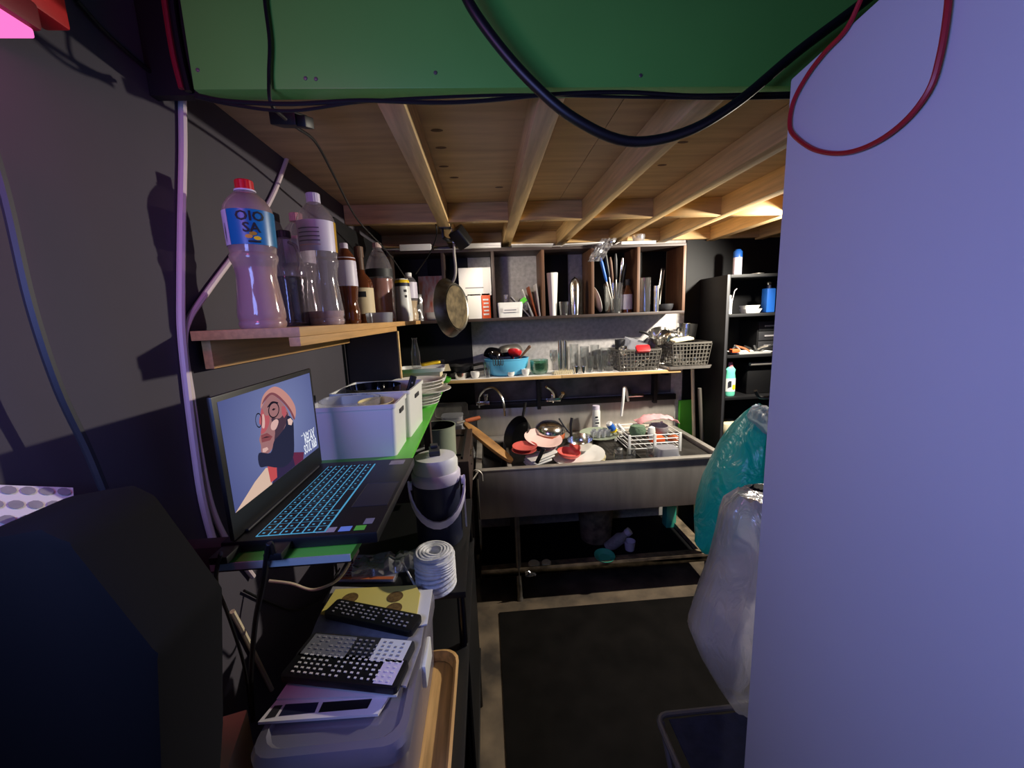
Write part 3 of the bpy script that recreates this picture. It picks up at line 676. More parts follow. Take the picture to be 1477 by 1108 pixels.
part(t, 'handle', lathe([(0,-.05),(.012,-.048),(.014,0),(.013,.045),(0,.05)],10), 'rust'); part(t, 'ferrule', lathe([(.009,-.10),(.009,-.048)],8), 'steel')

# thermos jug
p = at(632,770,Y=1.19)
t = thing('thermos_jug', 'navy thermos jug with white lid and grey carrying handle', 'jug', (-.178,1.235,.9485), (0,0,.15))
part(t, 'body', lathe([(0,0),(.068,0),(.073,.008),(.074,.205),(.070,.21)],32), 'navy')
part(t, 'collar', lathe([(.0745,.204),(.077,.209),(.077,.232),(.072,.24),(.0,.24)],32), 'lilac_label')
part(t, 'lid', lathe([(.070,.238),(.071,.27),(.064,.285),(.0,.29)],32), 'white_plastic')
part(t, 'spout_cap', xf(join(box(-.017,-.03,0,.017,.03,.018), box(-.012,.0,.018,.012,.028,.028)),(0,.012,.287)), 'charcoal', bev=.004)
arc = [(.083*math.cos(a), -.03-.055*math.sin(a)*1.0, .215-.12*math.sin(a)) for a in [PI*i/14 for i in range(15)]]
part(t, 'handle', xf(loft([[(x*s, y+dy, z+dz) for s,dy,dz in ((1,0,-.011),(1,0,.011),(1.06,-.006,.011),(1.06,-.006,-.011))] for x,y,z in arc]),(0,-.004,0)), 'lilac_label')
for s in (-1,1): part(t, 'pivot', xf(lathe([(0,0),(.014,0),(.014,.012),(0,.014)],12),(s*.076,-.025,.205),(0,s*PI/2,0)), 'lilac_label')
part(t, 'strap', box(.082,-.02,.04,.087,.01,.17), 'white_plastic', label='white hanging strap')

# twine
t = thing('twine_roll', 'fat roll of white twine on the black rack shelf below the jug', 'twine', (-.165,1.0,.9485))
RR = .054
part(t, 'core', lathe([(.016,.002),(.016,.1),(.045,.1),(.045,.002)],20), 'twine')
for k in range(9):
    z = .008+.0105*k; tl = .006
    part(t, 'strand', tube([((RR-.0045)*math.cos(2*PI*i/28), (RR-.0045)*math.sin(2*PI*i/28), z+tl*math.sin(2*PI*i/28+k*.7)) for i in range(28)], .0056, 6, closed=True), 'twine')
for k in range(4): part(t, 'strand', tube([((.021+.008*k)*math.cos(2*PI*i/24), (.021+.008*k)*math.sin(2*PI*i/24), .1005+.002*math.sin(4*PI*i/24+k)) for i in range(24)], .0044, 6, closed=True), 'twine')
pt = [at(x,y,Z=.952) for x,y in ((575,800),(582,812),(577,822),(572,826))]
part(t, 'loose_end', tube([(-.05,-.02,.01)]+[tuple(Vector((q.x,q.y,.952+.012*(i==1)))-t.location) for i,q in enumerate(pt)], .003, 6, 5), 'twine')

# plastic packet, sticker packs, papers on the rack
p = at(600,783,Z=.97)
solo('plastic_wrapping', 'crumpled clear plastic packet beside the twine roll at the jug foot', 'packet', grid(14,10,lambda u,v: (-.11+.2*u, -.045+.09*v, .006+.032*abs(noise.noise((u*7,v*5,2)))+.018*math.sin(PI*v))), 'wrap', (-.30,1.10,.949), (0,0,.15), solid=.0008)
p0 = at(540,818,Z=.955)
t = thing('sticker_pack', 'clear pack of small printed dot stickers behind the yellow sheets', 'stickers', (p0.x,p0.y,.9485), (0,0,-.12))
part(t, 'sheet', box(-.085,-.055,0,.075,.06,.006), 'lilac_label'); part(t, 'wrapping', box(-.087,-.058,-.0002,.08,.062,.0075), 'wrap')
part(t, 'barcode', join(*[box(.02+.004*i,-.02,.0076,.022+.004*i,.04,.0079) for i in range(9)]), 'ink')
part(t, 'printed_dots', join(*[xf(cbox(.009,.007,.0003),(-.075+.0115*i,-.04+.0115*j,.0076)) for i in range(8) for j in range(8)]), 'dark_red')
part(t, 'printed_band', box(-.085,-.057,.0076,.075,-.045,.0079), 'rust')

# wooden tray and translucent storage box on the lower shelf of the rack
t = thing('wooden_tray', 'honey brown wooden tray under the translucent storage box', 'tray', (-.27,.715,.7785))
part(t, 'base', prism(rrect(.315,.42,.04),.012), 'tray_wood', bev=.003)
part(t, 'rim', loft([[(x,y,z) for x,y in rrect(.315-q,.42-q,.04)] for q,z in ((0,.004),(-.012,.034),(0,.036),(.016,.014))], False, False), 'tray_wood')
zb = .7925; BXc, BYc, BW, BL, BH = -.289, .755, .245, .385, .19
t = thing('storage_box', 'translucent lidded plastic storage box piled with papers and remotes', 'box', (BXc,BYc,zb))
part(t, 'body', tub(BW,BL,BH-.03,.003,.03,1.05), 'box_plastic')
part(t, 'lid', loft([[(x,y,z) for x,y in rrect(BW+q,BL+q,.035)] for q,z in ((.012,BH-.035),(.014,BH-.012),(.004,BH-.002),(-.02,BH),(-.03,BH-.006))]), 'box_plastic')
part(t, 'clip', box(BW/2+.004,-.04,BH-.06,BW/2+.014,.04,BH-.01), 'white_plastic', bev=.003)
solo('paper_bundle', 'pale folded leaflets inside the translucent storage box', 'paper', box(-.1,-.17,.001,.1,.17,.11), 'paper', (BXc,BYc,zb+.004))
ZT = zb+BH+.0005
def flat(name, label, cat, px_pts, z, th, m, **k):
    P = [at(x,y,Z=z+th) for x,y in px_pts]; c = sum(P,Vector())/len(P)
    return solo(name, label, cat, prism([(q.x-c.x,q.y-c.y) for q in P], th), m, (c.x,c.y,z), **k)
flat('magazine', 'glossy magazine with dark photos lying lowest on the storage box lid', 'magazine', ((372,1042),(545,1030),(562,1003),(566,960),(445,955)), ZT, .005, 'paper')
mg = bpy.data.objects['magazine']
for pts,m_ in ((((402,1033),(454,1028),(460,1013),(412,1016)),'navy'),(((459,1028),(530,1022),(537,1008),(466,1013)),'black'),(((382,1037),(397,1034),(408,1017),(396,1018)),'charcoal')):
    P = [at(x,y,Z=ZT+.0054) for x,y in pts]
    part(mg, 'cover_photo', ([tuple(q-mg.location) for q in P],[(0,1,2,3)]), m_)
flat('paper_sheet', 'blank whitish envelope under the two printed remotes', 'envelope', ((399,1008),(572,1003),(580,985),(572,950),(440,950)), ZT+.0055, .004, 'paper')
flat('document_sleeve', 'clear sleeve of printed documents spread over the storage box', 'paper', ((432,960),(586,990),(607,930),(618,858),(608,850),(480,846),(455,900)), ZT+.010, .004, 'paper_grey')
flat('white_envelope', 'white envelope sticking out beside the yellow sticker sheets', 'envelope', ((596,905),(616,900),(624,850),(600,852)), ZT+.0145, .003, 'paper')
yl = flat('sticker_sheet', 'yellow sheet of round brown stickers under the long remote', 'stickers', ((462,885),(598,905),(606,856),(600,844),(484,850)), ZT+.018, .003, 'yellow_paper')
for px,py in ((505,863),(570,861),(568,878),(502,888),(540,895)):
    q = at(px,py,Z=ZT+.0213)-yl.location; part(yl, 'round_sticker', lathe([(0,0),(.019,0),(.019,.0006),(0,.0006)],18), 'sticker_brown', tuple(q))
def remote(name, label, a, b, wdt, z, rows, cols, mbody, mbut, pads=()):
    a, b = at(*a,Z=z), at(*b,Z=z); d = b-a; L = d.length; ang = math.atan2(d.y,d.x)
    t = thing(name, label, 'remote control', ((a.x+b.x)/2,(a.y+b.y)/2,z), (0,0,ang))
    part(t, 'case', prism(rrect(L,wdt,.008),.016), mbody, bev=.003)
    for (x0,x1,y0,y1,m_) in pads: part(t, 'face_plate', box(x0*L,y0*wdt,.0161,x1*L,y1*wdt,.0166), m_)
    bs = []
    for i in range(cols):
        for j in range(rows):
            if random.random() < .12: continue
            x = -.44*L+.88*L*(i+.5)/cols; y = -.40*wdt+.80*wdt*(j+.5)/rows
            bs.append(xf(cbox(.88*L/cols*(.3+.25*random.random()),.8*wdt/rows*.34,.0012),(x,y,.0164)))
    part(t, 'buttons', join(*bs), mbut); return t
remote('remote_control', 'long black remote lying across the yellow sticker sheet', (478,882),(602,908), .05, ZT+.0215, 4, 15, 'black', 'paper_grey')
remote('remote_control', 'wide black remote with white printed plate behind the nearest one', (440,938),(592,952), .062, ZT+.0145, 5, 15, 'charcoal', 'paper_grey', ((.18,.47,-.4,.46,'paper'),(-.46,-.05,-.4,.42,'grey_ink')))
remote('remote_control', 'nearest wide black remote with rows of white keys and a pale number pad', (420,965),(582,982), .062, ZT+.0145, 5, 16, 'black', 'paper', ((.30,.46,-.42,.42,'lilac_label'),))
solo('cardboard_box', 'tall narrow tan box beside the black case', 'box', cbox(.115,.13,.944), 'cardboard', (-.525,.61,0), (0,0,.25), bev=.004)
solo('blue_tag', 'small light blue tag lying on the tan box', 'tag', box(-.012,-.014,0,.012,.014,.001), 'blue_pale', tuple(Vector((-.50,.548,.945))), (0,0,.5))

# ================================================================== SMALL LAMPS
t = thing('clip_lamp', 'black clip-on spotlight clamped to the end of a ceiling joist', 'lamp', (-.172,2.12,2.105))
hd = at(664,342,Y=2.14)-Vector((-.172,2.12,2.105))
part(t, 'clamp', join(box(-.03,-.02,-.004,.03,.02,.03), box(-.018,-.015,-.05,-.006,.015,-.004)), 'black', bev=.003)
part(t, 'arm', tube([(-.01,0,-.045),(.0,-.01,-.055),(.02,0,-.06),tuple(hd)], .009, 8, 4), 'black')
ax = Vector((.55,.35,-.75)).normalized(); q = Vector((0,0,1)).rotation_difference(ax).to_euler()
part(t, 'shade', xf(loft([[(x*s,y*s,z) for x,y in rrect(.07,.07,.012)] for s,z in ((.9,-.045),(1,-.04),(1,.05),(.93,.05),(.93,.02))]), tuple(hd), q), 'black')
glow('lamp_face', (255,240,215), 2.5)
part(t, 'bulb', xf(lathe([(0,.030),(.026,.028),(.022,.036),(0,.040)],16), tuple(hd), q), 'lamp_face')
lh = Vector((-.172,2.12,2.105))+hd+ax*.056
light('clip_lamp_light', 'SPOT', lh, 7, (1,.88,.70), .02, lh+ax, spot_size=math.radians(150), spot_blend=.6)
t = thing('work_lamp', 'shaded work lamp clamped under the loft behind the white partition', 'lamp', (KITCHEN_LAMP.x,KITCHEN_LAMP.y,2.105))
hd = KITCHEN_LAMP-Vector(t.location); q = Vector((0,0,1)).rotation_difference(KITCHEN_AIM).to_euler()
part(t, 'shade', xf(lathe([(.012,-.045),(.03,-.04),(.055,-.012),(.057,-.012),(.031,-.043),(.012,-.048)],24,cap=False), tuple(hd), q), 'black')
part(t, 'socket', xf(lathe([(.014,-.085),(.016,-.08),(.016,-.045),(.0,-.045)],14), tuple(hd), q), 'black')
part(t, 'stem', tube([tuple(hd-KITCHEN_AIM*.07),(0.03,.06,-.03),(0.03,.1,0)], .006, 6, 4), 'black')
t = thing('room_light_housing', 'black housing added on the left wall for the blue-violet room light', 'screen', (WX,ROOM_LAMP.y,ROOM_LAMP.z-.2))  # unseen housing made up to carry the blue-violet room light
part(t, 'housing', box(.001,-.3,-.02,.06,.12,.42), 'black', bev=.004); part(t, 'bracket', box(.0,-.05,.42,.03,.05,.5), 'charcoal')
glow('pink_glow', (255,120,200), .9); glow('red_glow', (200,20,50), .5)
p = at(8,52,X=-.585)
t = thing('pink_lamp', 'glowing pink wall lamp with red housing at the top left', 'lamp', (p.x,p.y,p.z))
part(t, 'housing', box(-.034,-.16,.012,.035,.014,.045), 'dark_red', bev=.006)
part(t, 'tube_light', box(-.03,-.15,.0,.03,.006,.0115), 'pink_glow', bev=.003)
p2 = at(45,0,X=-.60)
solo('red_box', 'red fitting on the wall above the pink lamp', 'fitting', box(-.015,-.06,-.02,.02,.03,.08), 'red', tuple(p2), bev=.004)

# ================================================================== CABLES
def cable(name, label, pts, r, m, n=7, k=6):
    P = [Vector(p) for p in pts]; o = P[-1].copy()
    return solo(name, label, 'cable', tube([p-o for p in P], r, n, k), m, tuple(o))
XW = WX+.008
cable('black_hose', 'thick black cable drooping in front of the green board', [at(660,-60,Y=.84)]+[at(x,y,Y=.83) for x,y in ((672,-5),(715,60),(770,122),(830,172),(905,204),(985,192),(1060,150),(1150,75),(1230,15))]+[at(1300,-40,Y=.84)], .0095, 'cord_black', 10)
cable('thin_cable', 'thin black cable strung along the bottom edge of the green board', [at(x,y,Y=.868) for x,y in ((286,138),(330,146),(420,150),(520,145),(620,148),(690,146),(800,136),(900,133),(1000,138),(1100,136),(1180,134))], .004, 'cord_black')
cable('thin_cable', 'second black cable sagging below the green board near the wall', [at(x,y,Y=.872) for x,y in ((282,140),(340,152),(420,160),(520,147),(640,140),(760,137),(900,140),(1040,142),(1180,140))], .003, 'cord_black')
cable('drop_cable', 'thin black wire hanging straight down over the green board', [at(x,y,Y=.87) for x,y in ((380,-60),(382,0),(389,60),(388,110),(391,150))]+[at(412,172,Y=.93)], .0035, 'cord_black')
cable('corner_cable', 'dark red cable running down the left end of the green board', [at(x,y,Y=.885) for x,y in ((232,-40),(240,20),(250,80),(262,128))], .005, 'dark_red')
cable('corner_cable', 'black cable running down beside the dark red one', [at(x,y,Y=.89) for x,y in ((244,-40),(250,20),(260,80),(272,132))], .006, 'cord_black')
cable('wall_cable', 'dark cable running up the left wall towards the pink lamp', [at(x,y,X=XW) for x,y in ((110,0),(150,45),(200,90),(258,135))], .004, 'cord_black')
t = thing('junction_box', 'black plug block hanging under the loft near the left wall', 'plug', tuple(at(415,172,Y=.99)), (.2,.15,-.3))
part(t, 'block', box(-.03,-.02,-.014,.035,.02,.012), 'black', bev=.003); part(t, 'plug', box(.03,-.014,-.016,.055,.014,.006), 'black', bev=.003)
cable('black_wire', 'thin black cord sagging from the plug block past the bottles', [at(425,182,Y=1.0),at(455,205,Y=1.1),at(480,250,Y=1.3),at(508,305,Y=1.6),at(525,328,Y=1.8),at(560,365,Y=2.1),at(586,402,Y=2.35)], .0035, 'cord_black')
cable('black_wire', 'thin black cord looping from the joist down beside the pan', [at(622,300,Y=2.07),at(630,335,Y=2.1),at(620,365,Y=2.2),at(600,395,Y=2.35)], .003, 'cord_black')
cable('white_cable', 'pinkish white cable running straight down the left wall', [at(x,y,X=XW) for x,y in ((263,138),(264,220),(262,320),(261,420),(262,480),(270,560),(280,640),(292,720),(310,790),(318,812))], .0075, 'cord_white', 8)
cable('white_cable', 'second white cable slanting down the wall behind the red capped bottle', [at(426,192,X=XW),at(410,240,X=XW),at(392,285,X=XW),at(360,340,X=XW),at(332,376,X=XW),at(296,425,X=XW),at(272,462,X=XW),at(266,500,X=XW),at(276,570,X=XW),at(288,650,X=XW),at(305,730,X=XW),at(330,785,X=XW),at(365,832,X=XW)], .0065, 'cord_white', 8)
cable('wall_cable', 'pale cable low on the left wall under the laptop board', [at(x,y,X=XW) for x,y in ((335,882),(350,910),(370,950),(392,995))], .006, 'cord_cream')
cable('cream_wire', 'thin cream wire looping below the laptop board', [at(x,y,Y=yy) for x,y,yy in ((388,838,.95),(420,842,.95),(452,851,.95),(485,838,.95),(503,815,.95),(510,792,.93))], .0035, 'cord_cream')
cable('dark_wire', 'dark wire looping low on the left wall', [at(x,y,X=XW) for x,y in ((352,852),(390,870),(430,880),(470,858),(490,820))], .003, 'cord_black')
cable('wall_cable', 'loose dark cable hanging across the left wall above the printed card', [at(x,y,X=WX+.05) for x,y in ((-30,150),(10,290),(45,440),(85,560),(125,645),(150,705))], .006, 'charcoal')
cable('red_cable', 'thin red cable looped over the white partition', [at(1250,-20,X=px0-.006),at(1222,40,X=px0-.005)]+[at(x,y,X=px0-.006) for x,y in ((1190,75),(1165,108),(1145,145),(1139,178),(1146,196),(1175,216),(1215,221),(1260,207),(1305,175),(1340,130),(1356,80),(1366,20),(1370,-30))], .0036, 'cord_red', 7)

# ================================================================== PAN
hk = Vector(at(652,345,Y=2.13))
t = thing('frying_pan', 'steel frying pan hanging by its handle below the clip lamp', 'pan', tuple(at(652,443,Y=2.13)))
ctr = t.location
def pr_(px,py,Y=2.13): return tuple(at(px,py,Y=Y)-ctr)
n_ = Vector((.90,-.42,.06)); qq = Vector((0,0,1)).rotation_difference(n_).to_euler()
part(t, 'bowl', xf(lathe([(0,.0),(.112,.0),(.12,.005),(.148,-.042),(.151,-.044),(.148,-.047),(.116,-.001),(0,-.003)],36), (.025,-.01,-.002), qq), 'pan_steel')
part(t, 'base_disc', xf(lathe([(0,.0006),(.108,.0006),(.109,.0035),(0,.004)],32), (.025,-.01,-.002), qq), 'pan_base')
part(t, 'handle', tube([pr_(650,412,2.15),pr_(656,400,2.13),pr_(657,385,2.13),pr_(655,365,2.13),pr_(655,352,2.13)], .007, 8, 4), 'steel')
part(t, 'hanging_ring', xf(tube([(.012*math.cos(a),0,.018*math.sin(a)) for a in [2*PI*i/14 for i in range(14)]], .003, 6, closed=True), pr_(655,345,2.13)), 'steel')
solo('hook', 'bent wire hook between the joist and the frying pan', 'hook', tube([(0,0,0),(.0,0,-.03),(.004,0,-.05),(.012,0,-.06),(.018,0,-.05)], .003, 6, 4), 'steel', (at(652,335,Y=2.13).x,2.13,2.105))

# ================================================================== CABINET CONTENTS
def stand(px0,px1,ytop,Y,zb): return fit(px0,px1,ytop,Y,zb)
def gbox(name, label, cat, px0_, px1_, ytop, Y, zb, m, d=.12, rz=0, **k):
    x, r, h = fit(px0_,px1_,ytop,Y,zb); return solo(name, label, cat, cbox(2*r,d,h), m, (x,Y+d/2,zb), (0,0,rz), bev=.002, **k)
Yc = 2.52
# leftmost hole
x, r, h = fit(604,640,396,2.56,CB)
solo('snack_pack', 'orange and white snack pack in the leftmost pigeonhole', 'packet', grid(8,8,lambda u,v: ((u-.5)*2*r, -.02*math.sin(PI*u)*math.sin(PI*v)+.01*noise.noise((u*4,v*4,0)), v*h)), 'orange_pack', (x,2.60,CB), (-.12,0,0), solid=.002)
for k in range(3): solo('small_bowl', ('lowest','middle','top')[k]+' of three small white bowls stacked at the end of the bottle shelf', 'bowl', bowl(.045,.028,.003), 'white_ceramic', (-.315,2.58,CB+.0005+k*.011), group='small white bowls in the cabinet')
solo('plastic_pouch', 'crumpled clear pouch beside the orange snack pack', 'packet', grid(8,8,lambda u,v: ((u-.5)*.08, -.02*math.sin(PI*u)*(1+noise.noise((u*6,v*6,2))), v*.16)), 'wrap', (at(600,420,Y=2.55).x,2.545,CB), solid=.001)
# second hole
b = gbox('white_carton', 'white carton lying on top of the boxes in the second pigeonhole', 'box', 664,710,386,Yc,1.79,'paper', .16)
part(b, 'printed_line', box(-.06,-.0812,.045,.05,-.0803,.051), 'grey_ink')
gbox('paper_wad', 'folded silver papers between the carton and the boxes', 'paper', 662,709,414,Yc+.01,1.775,'paper_grey', .15).scale.z = .35
gbox('white_carton', 'plain white box standing beside the orange one', 'box', 676,695.5,424,Yc,CB,'paper', .17)
b = gbox('orange_box', 'narrow orange printed box next to the plain white one', 'box', 696,708.5,423,Yc,CB,'orange', .17)
for k in range(5): part(b, 'printed_mark', box(-.018+.004*(k%2),-.0862,.02+.022*k,.016,-.0853,.03+.022*k), 'paper')
solo('grey_carton', 'grey card leaning at the left of the second pigeonhole', 'box', cbox(.05,.15,.21), 'paper_grey', (cabx[0]+.05,2.62,CB), bev=.002)
# third hole
x, r, h = fit(718,756,436,Yc,CB)
t = thing('plastic_basket', 'white plastic tub with handwritten label in the third pigeonhole', 'tub', (x,Yc+.08,CB))
part(t, 'body', tub(2*r,.14,h,.003,.02,1.12), 'white_plastic'); part(t, 'label', box(-r*.55,-.0725,h*.35,r*.6,-.070,h*.65), 'paper'); part(t, 'scribble', box(-r*.45,-.0735,h*.46,r*.45,-.0726,h*.52), 'grey_ink')
bottle('clear_bottle', 'clear pump bottle lying inside the white labelled tub', 'bottle', (x-.02,Yc+.08,CB+.012), .13, .028, [(1,0),(1,.5),(.5,.65),(.35,.7),(.5,.72),(.5,1)], 'pet')
solo('clear_cup', 'crushed clear plastic cup inside the white labelled tub', 'cup', bowl(.038,.09,.002,.6), 'wrap', (x+.055,Yc+.09,CB+.02), (.2,.5,0))
xr = cabx[2]-.012
for k,(m_,tilt,lab_) in enumerate((('paper',.10,'white upright booklet against the divider'),('rust',.24,'brown booklet leaning between two white ones'),('paper',.36,'white booklet leaning beside the brown one'),('paper_grey',.72,'grey booklet leaning lowest over the tub'))):
    solo('booklet', lab_, 'booklet', box(-.006,0,0,.0,.14,.20-.01*k), m_, (xr-.022*k-.002,Yc+.03,CB+.001), (0,-tilt,0), 'booklets in the third pigeonhole')
solo('green_note', 'lime sticky note on the leaning booklets', 'note', box(-.018,-.002,0,.018,0,.028), 'lime', (xr-.10,Yc+.02,CB+.09), (0,-.6,0))
# fourth hole
def cup(name, label, cat, px0_, px1_, ytop, Y, zb, m, taper=.8, t=.002, **k):
    x, r, h = fit(px0_,px1_,ytop,Y,zb)
    return solo(name, label, cat, lathe([(0,0),(r*taper,0),(r,h),(r-t,h),(r*taper-t,.004),(0,.004)],24), m, (x,Y+r,zb), **k)
cup('tall_cup', 'tall white plastic cup standing left in the fourth pigeonhole', 'cup', 791,807,393,2.53,CB,'white_plastic',.62)
cup('shot_glass', 'small glass beside the steel shaker in the fourth pigeonhole', 'glass', 808,822,435,2.52,CB,'glass')
x, r, h = fit(824,839,398,2.52,CB)
t = thing('cocktail_shaker', 'polished steel cocktail shaker in the fourth pigeonhole', 'shaker', (x,2.56,CB))
part(t, 'cup', lathe([(0,0),(r*.8,0),(r,h*.62),(r*.97,h*.63)],24), 'chrome'); part(t, 'cap', lathe([(r*1.02,h*.62),(r*.95,h*.8),(r*.6,h*.93),(0,h)],24), 'chrome')
# fifth hole: jug of utensils
cup('utensil_jug', 'clear tall jug full of kitchen utensils in the fifth pigeonhole', 'jug', 875,905,408,2.54,CB,'glass',.85)
jx = at(890,430,Y=2.58).x
for k,(x0,y0,m1,nm,lab_) in enumerate(((866,372,'blue','spatula','blue tipped spatula in the utensil jug'),(872,360,'black','whisk','black whisk leaning left in the utensil jug'),(880,371,'brown_wood','wooden_spoon','brown wooden spoon in the utensil jug'),(888,366,'black','ladle','black ladle standing upright in the utensil jug'),(898,372,'chrome','steel_spoon','bright steel spoon leaning right in the utensil jug'),(903,380,'black','peeler','short black handled peeler in the utensil jug'))):
    top = at(x0,y0,Y=2.56); base = Vector((jx-.015+.006*k,2.60,CB+.02)); d = top-base
    t = thing(nm, lab_, 'utensil', tuple(base), Vector((0,0,1)).rotation_difference(d.normalized()).to_euler(), 'utensils in the jug')
    L = d.length
    part(t, 'shaft', lathe([(.004,0),(.004,L*.6)],8), 'steel' if k != 2 else 'brown_wood'); part(t, 'grip', lathe([(.005,L*.55),(.009,L*.62),(.011,L*.9),(.006,L),(0,L)],10), m1)
solo('oval_plate', 'white oval plate leaning at the left of the fifth pigeonhole', 'plate', xf(dish(.085,.012),(0,0,.085),(0,PI/2-.3,0),(1,1,1)), 'white_ceramic', (cabx[3]+.045,2.62,CB+.003))
cup('tumbler', 'small clear tumbler in front of the utensil jug', 'glass', 883,900,430,2.51,CB,'glass')
x, r, h = fit(902,915,402,2.53,CB)
bottle('spice_bottle', 'small bottle with lilac label and dark cap beside the utensil jug', 'bottle', (x,2.57,CB), h, r, [(1,0),(1,.6),(.6,.75),(.5,.8),(.5,.9)], 'amber_glass', ('charcoal',.82,1,.62), ('lilac_label',.1,.55), ('amber',.55))
# sixth hole
cup('glass_cylinder', 'tall clear cylinder glass in the rightmost pigeonhole', 'glass', 925,941,400,2.53,CB,'glass',.95)
cup('steel_mug', 'narrow steel beaker in the rightmost pigeonhole', 'mug', 944,952,412,2.52,CB,'chrome',.95)
t = thing('tongs', 'steel tongs leaning in the rightmost pigeonhole', 'tongs', (at(950,440,Y=2.6).x,2.62,CB), (0,.12,0))
part(t, 'arm', box(-.012,-.004,0,-.006,.004,.27), 'steel'); part(t, 'arm', box(.006,-.004,0,.012,.004,.27), 'steel'); part(t, 'joint', box(-.012,-.005,.265,.012,.005,.275), 'charcoal')
solo('coiled_strainer', 'dark wire strainer lying on the floor of the rightmost pigeonhole', 'strainer', xf(bowl(.05,.045),(0,0,0)), 'charcoal', (at(958,440,Y=2.6).x,2.58,CB+.001))
# on top of the cabinet
TZ = 2.0622
def onTop(name, label, cat, px0_, px1_, m, hh, dy=0, d=.16, rz=0, ro=0):
    a, b = at(px0_,352,Y=2.5), at(px1_,352,Y=2.5)
    return solo(name, label, cat, cbox(b.x-a.x,d,hh), m, ((a.x+b.x)/2,2.5+d/2+dy,TZ), (0,ro,rz), bev=.001)
onTop('white_carton','long flat white box on top of the cabinet at its left end','box',576,621,'paper',.036,.0)
onTop('white_carton','white box on the cabinet top behind the clip lamp','box',668,722,'paper',.026,-.03)
b = onTop('black_rod','dark striped rod lying on the cabinet top','rod',737,772,'black',.02,.05,.02)
onTop('wood_offcut','brown wood offcut on the cabinet top','wood',772,795,'brown_wood',.022,.03,.05)
onTop('paper_sheet','white sheet of card jutting over the third pigeonhole','paper',738,796,'paper',.004,-.09,.2,-.08,.03)
onTop('paper_sheet','white sheet jutting over the fourth pigeonhole','paper',808,866,'paper',.004,-.07,.2,.1,-.04)
onTop('white_carton','thin white box at the right end of the cabinet top','box',898,948,'paper',.02,.02,.1)
x = at(872,345,Y=2.48).x
solo('plastic_wrapping', 'crumpled clear plastic hanging from the cabinet top over the fifth pigeonhole', 'packet', grid(10,12,lambda u,v: ((u-.5)*.09-.09*(1-v)+.02*noise.noise((u*5,v*5,4)), -.02+.03*noise.noise((u*7,v*7,9)), -.10+.13*v)), 'wrap', (x+.02,2.475,TZ+.0), solid=.001)
solo('plastic_wrapping', 'small crumpled plastic bundle at the right end of the cabinet top', 'packet', xf(bowl(.04,.05,.002,.5)), 'wrap', (at(930,345,Y=2.5).x,2.6,TZ+.02))

# ================================================================== ON THE MIDDLE SHELF
SZ1 = SH+.0015
def wpan(name,label,px,Y,z,R,h,m,hm,ang,hl=.16,tilt=(0,0,0)):
    t = thing(name, label, 'pan', (at(px,530,Y=Y).x,Y,z), tilt)
    part(t, 'bowl', lathe([(0,0),(R*.75,0),(R,h),(R*.985,h),(R*.74,.004),(0,.004)],30), m)
    part(t, 'handle', tube([(R*.95*math.cos(ang),R*.95*math.sin(ang),h*.9),((R+hl*.4)*math.cos(ang),(R+hl*.4)*math.sin(ang),h*1.2),((R+hl)*math.cos(ang),(R+hl)*math.sin(ang),h*1.4)],.009,8,3), hm)
    return t
wpan('frying_pan','black frying pan lying at the left end of the middle shelf',660,2.63,SZ1,.11,.04,'black','black',-.15,.14)
wpan('frying_pan','second black pan stacked on the one at the left shelf end',664,2.65,SZ1+.042,.095,.035,'charcoal','black',-.25,.12)
cup('steel_bowl','small steel cup at the front edge of the shelf left of the blue basin','cup',651,673,539,2.51,SZ1,'chrome',.75)
for k,(a,b_,yt,lb) in enumerate(((677,691,537,'small white dish beside the small steel cup'),(752,764,533,'small white dish in front of the green glass bowls'),(731,742,537,'tiny white dish in front of the blue basin'))):
    x,r,h = fit(a,b_,yt,2.52,SZ1); solo('small_dish', lb, 'dish', bowl(r,max(h,.022),.003), 'white_ceramic', (x,2.52+r,SZ1), group='small white dishes on the shelf')
cup('tumbler','small clear tumbler left of the blue basin','glass',696,707,523,2.53,SZ1,'glass')
x,r,h = fit(698,764,519,2.54,SZ1)
bz = thing('wash_basin', 'light blue plastic basin heaped with utensils on the middle shelf', 'basin', (x,2.63,SZ1))
R0 = .115
part(bz, 'body', xf(bowl(r,h,.003,.62),(0,0,0),(0,0,0),(1,R0/r,1)), 'blue_basin'); part(bz, 'rim', xf(tube([(r*math.cos(2*PI*i/32),r*math.sin(2*PI*i/32),0) for i in range(32)],.004,6,closed=True),(0,0,h),(0,0,0),(1,R0/r,1)), 'blue_basin')
cxb = x; zbb = SZ1+h
solo('glass_bowl','dark tinted bowl upside down in the blue basin at left','bowl', xf(bowl(.07,.055,.003,.5),(0,0,0),(PI-.3,.25,0)), 'glass_dark', (cxb-.07,2.63,zbb+.065))
solo('steel_bowl','grey steel bowl upside down on the blue basin heap','bowl', xf(bowl(.085,.05,.003,.5),(0,0,0),(PI-.15,-.1,0)), 'steel_dull', (cxb+.02,2.65,zbb+.085))
solo('plastic_bowl','navy blue bowl in the blue basin under the steel bowl','bowl', xf(bowl(.08,.05,.003,.6),(0,0,0),(.2,.1,0)), 'navy', (cxb-.04,2.61,zbb-.012))
t = thing('ladle','red ladle head on the blue basin heap','utensil',tuple(at(742,513,Y=2.55)),(-.5,.2,0)); part(t,'scoop',bowl(.045,.03,.003,.4),'red'); part(t,'shaft',tube([(0,.04,.025),(0,.10,.0),(0,.14,-.04)],.005,6,3),'red')
t = thing('wooden_spoon','brown wooden spoon sticking right out of the blue basin','utensil',tuple(at(764,500,Y=2.6)),(0,.75,0)); part(t,'handle',lathe([(.006,-.11),(.008,-.03),(.011,-.0),(.004,.008),(0,.009)],8),'brown_wood')
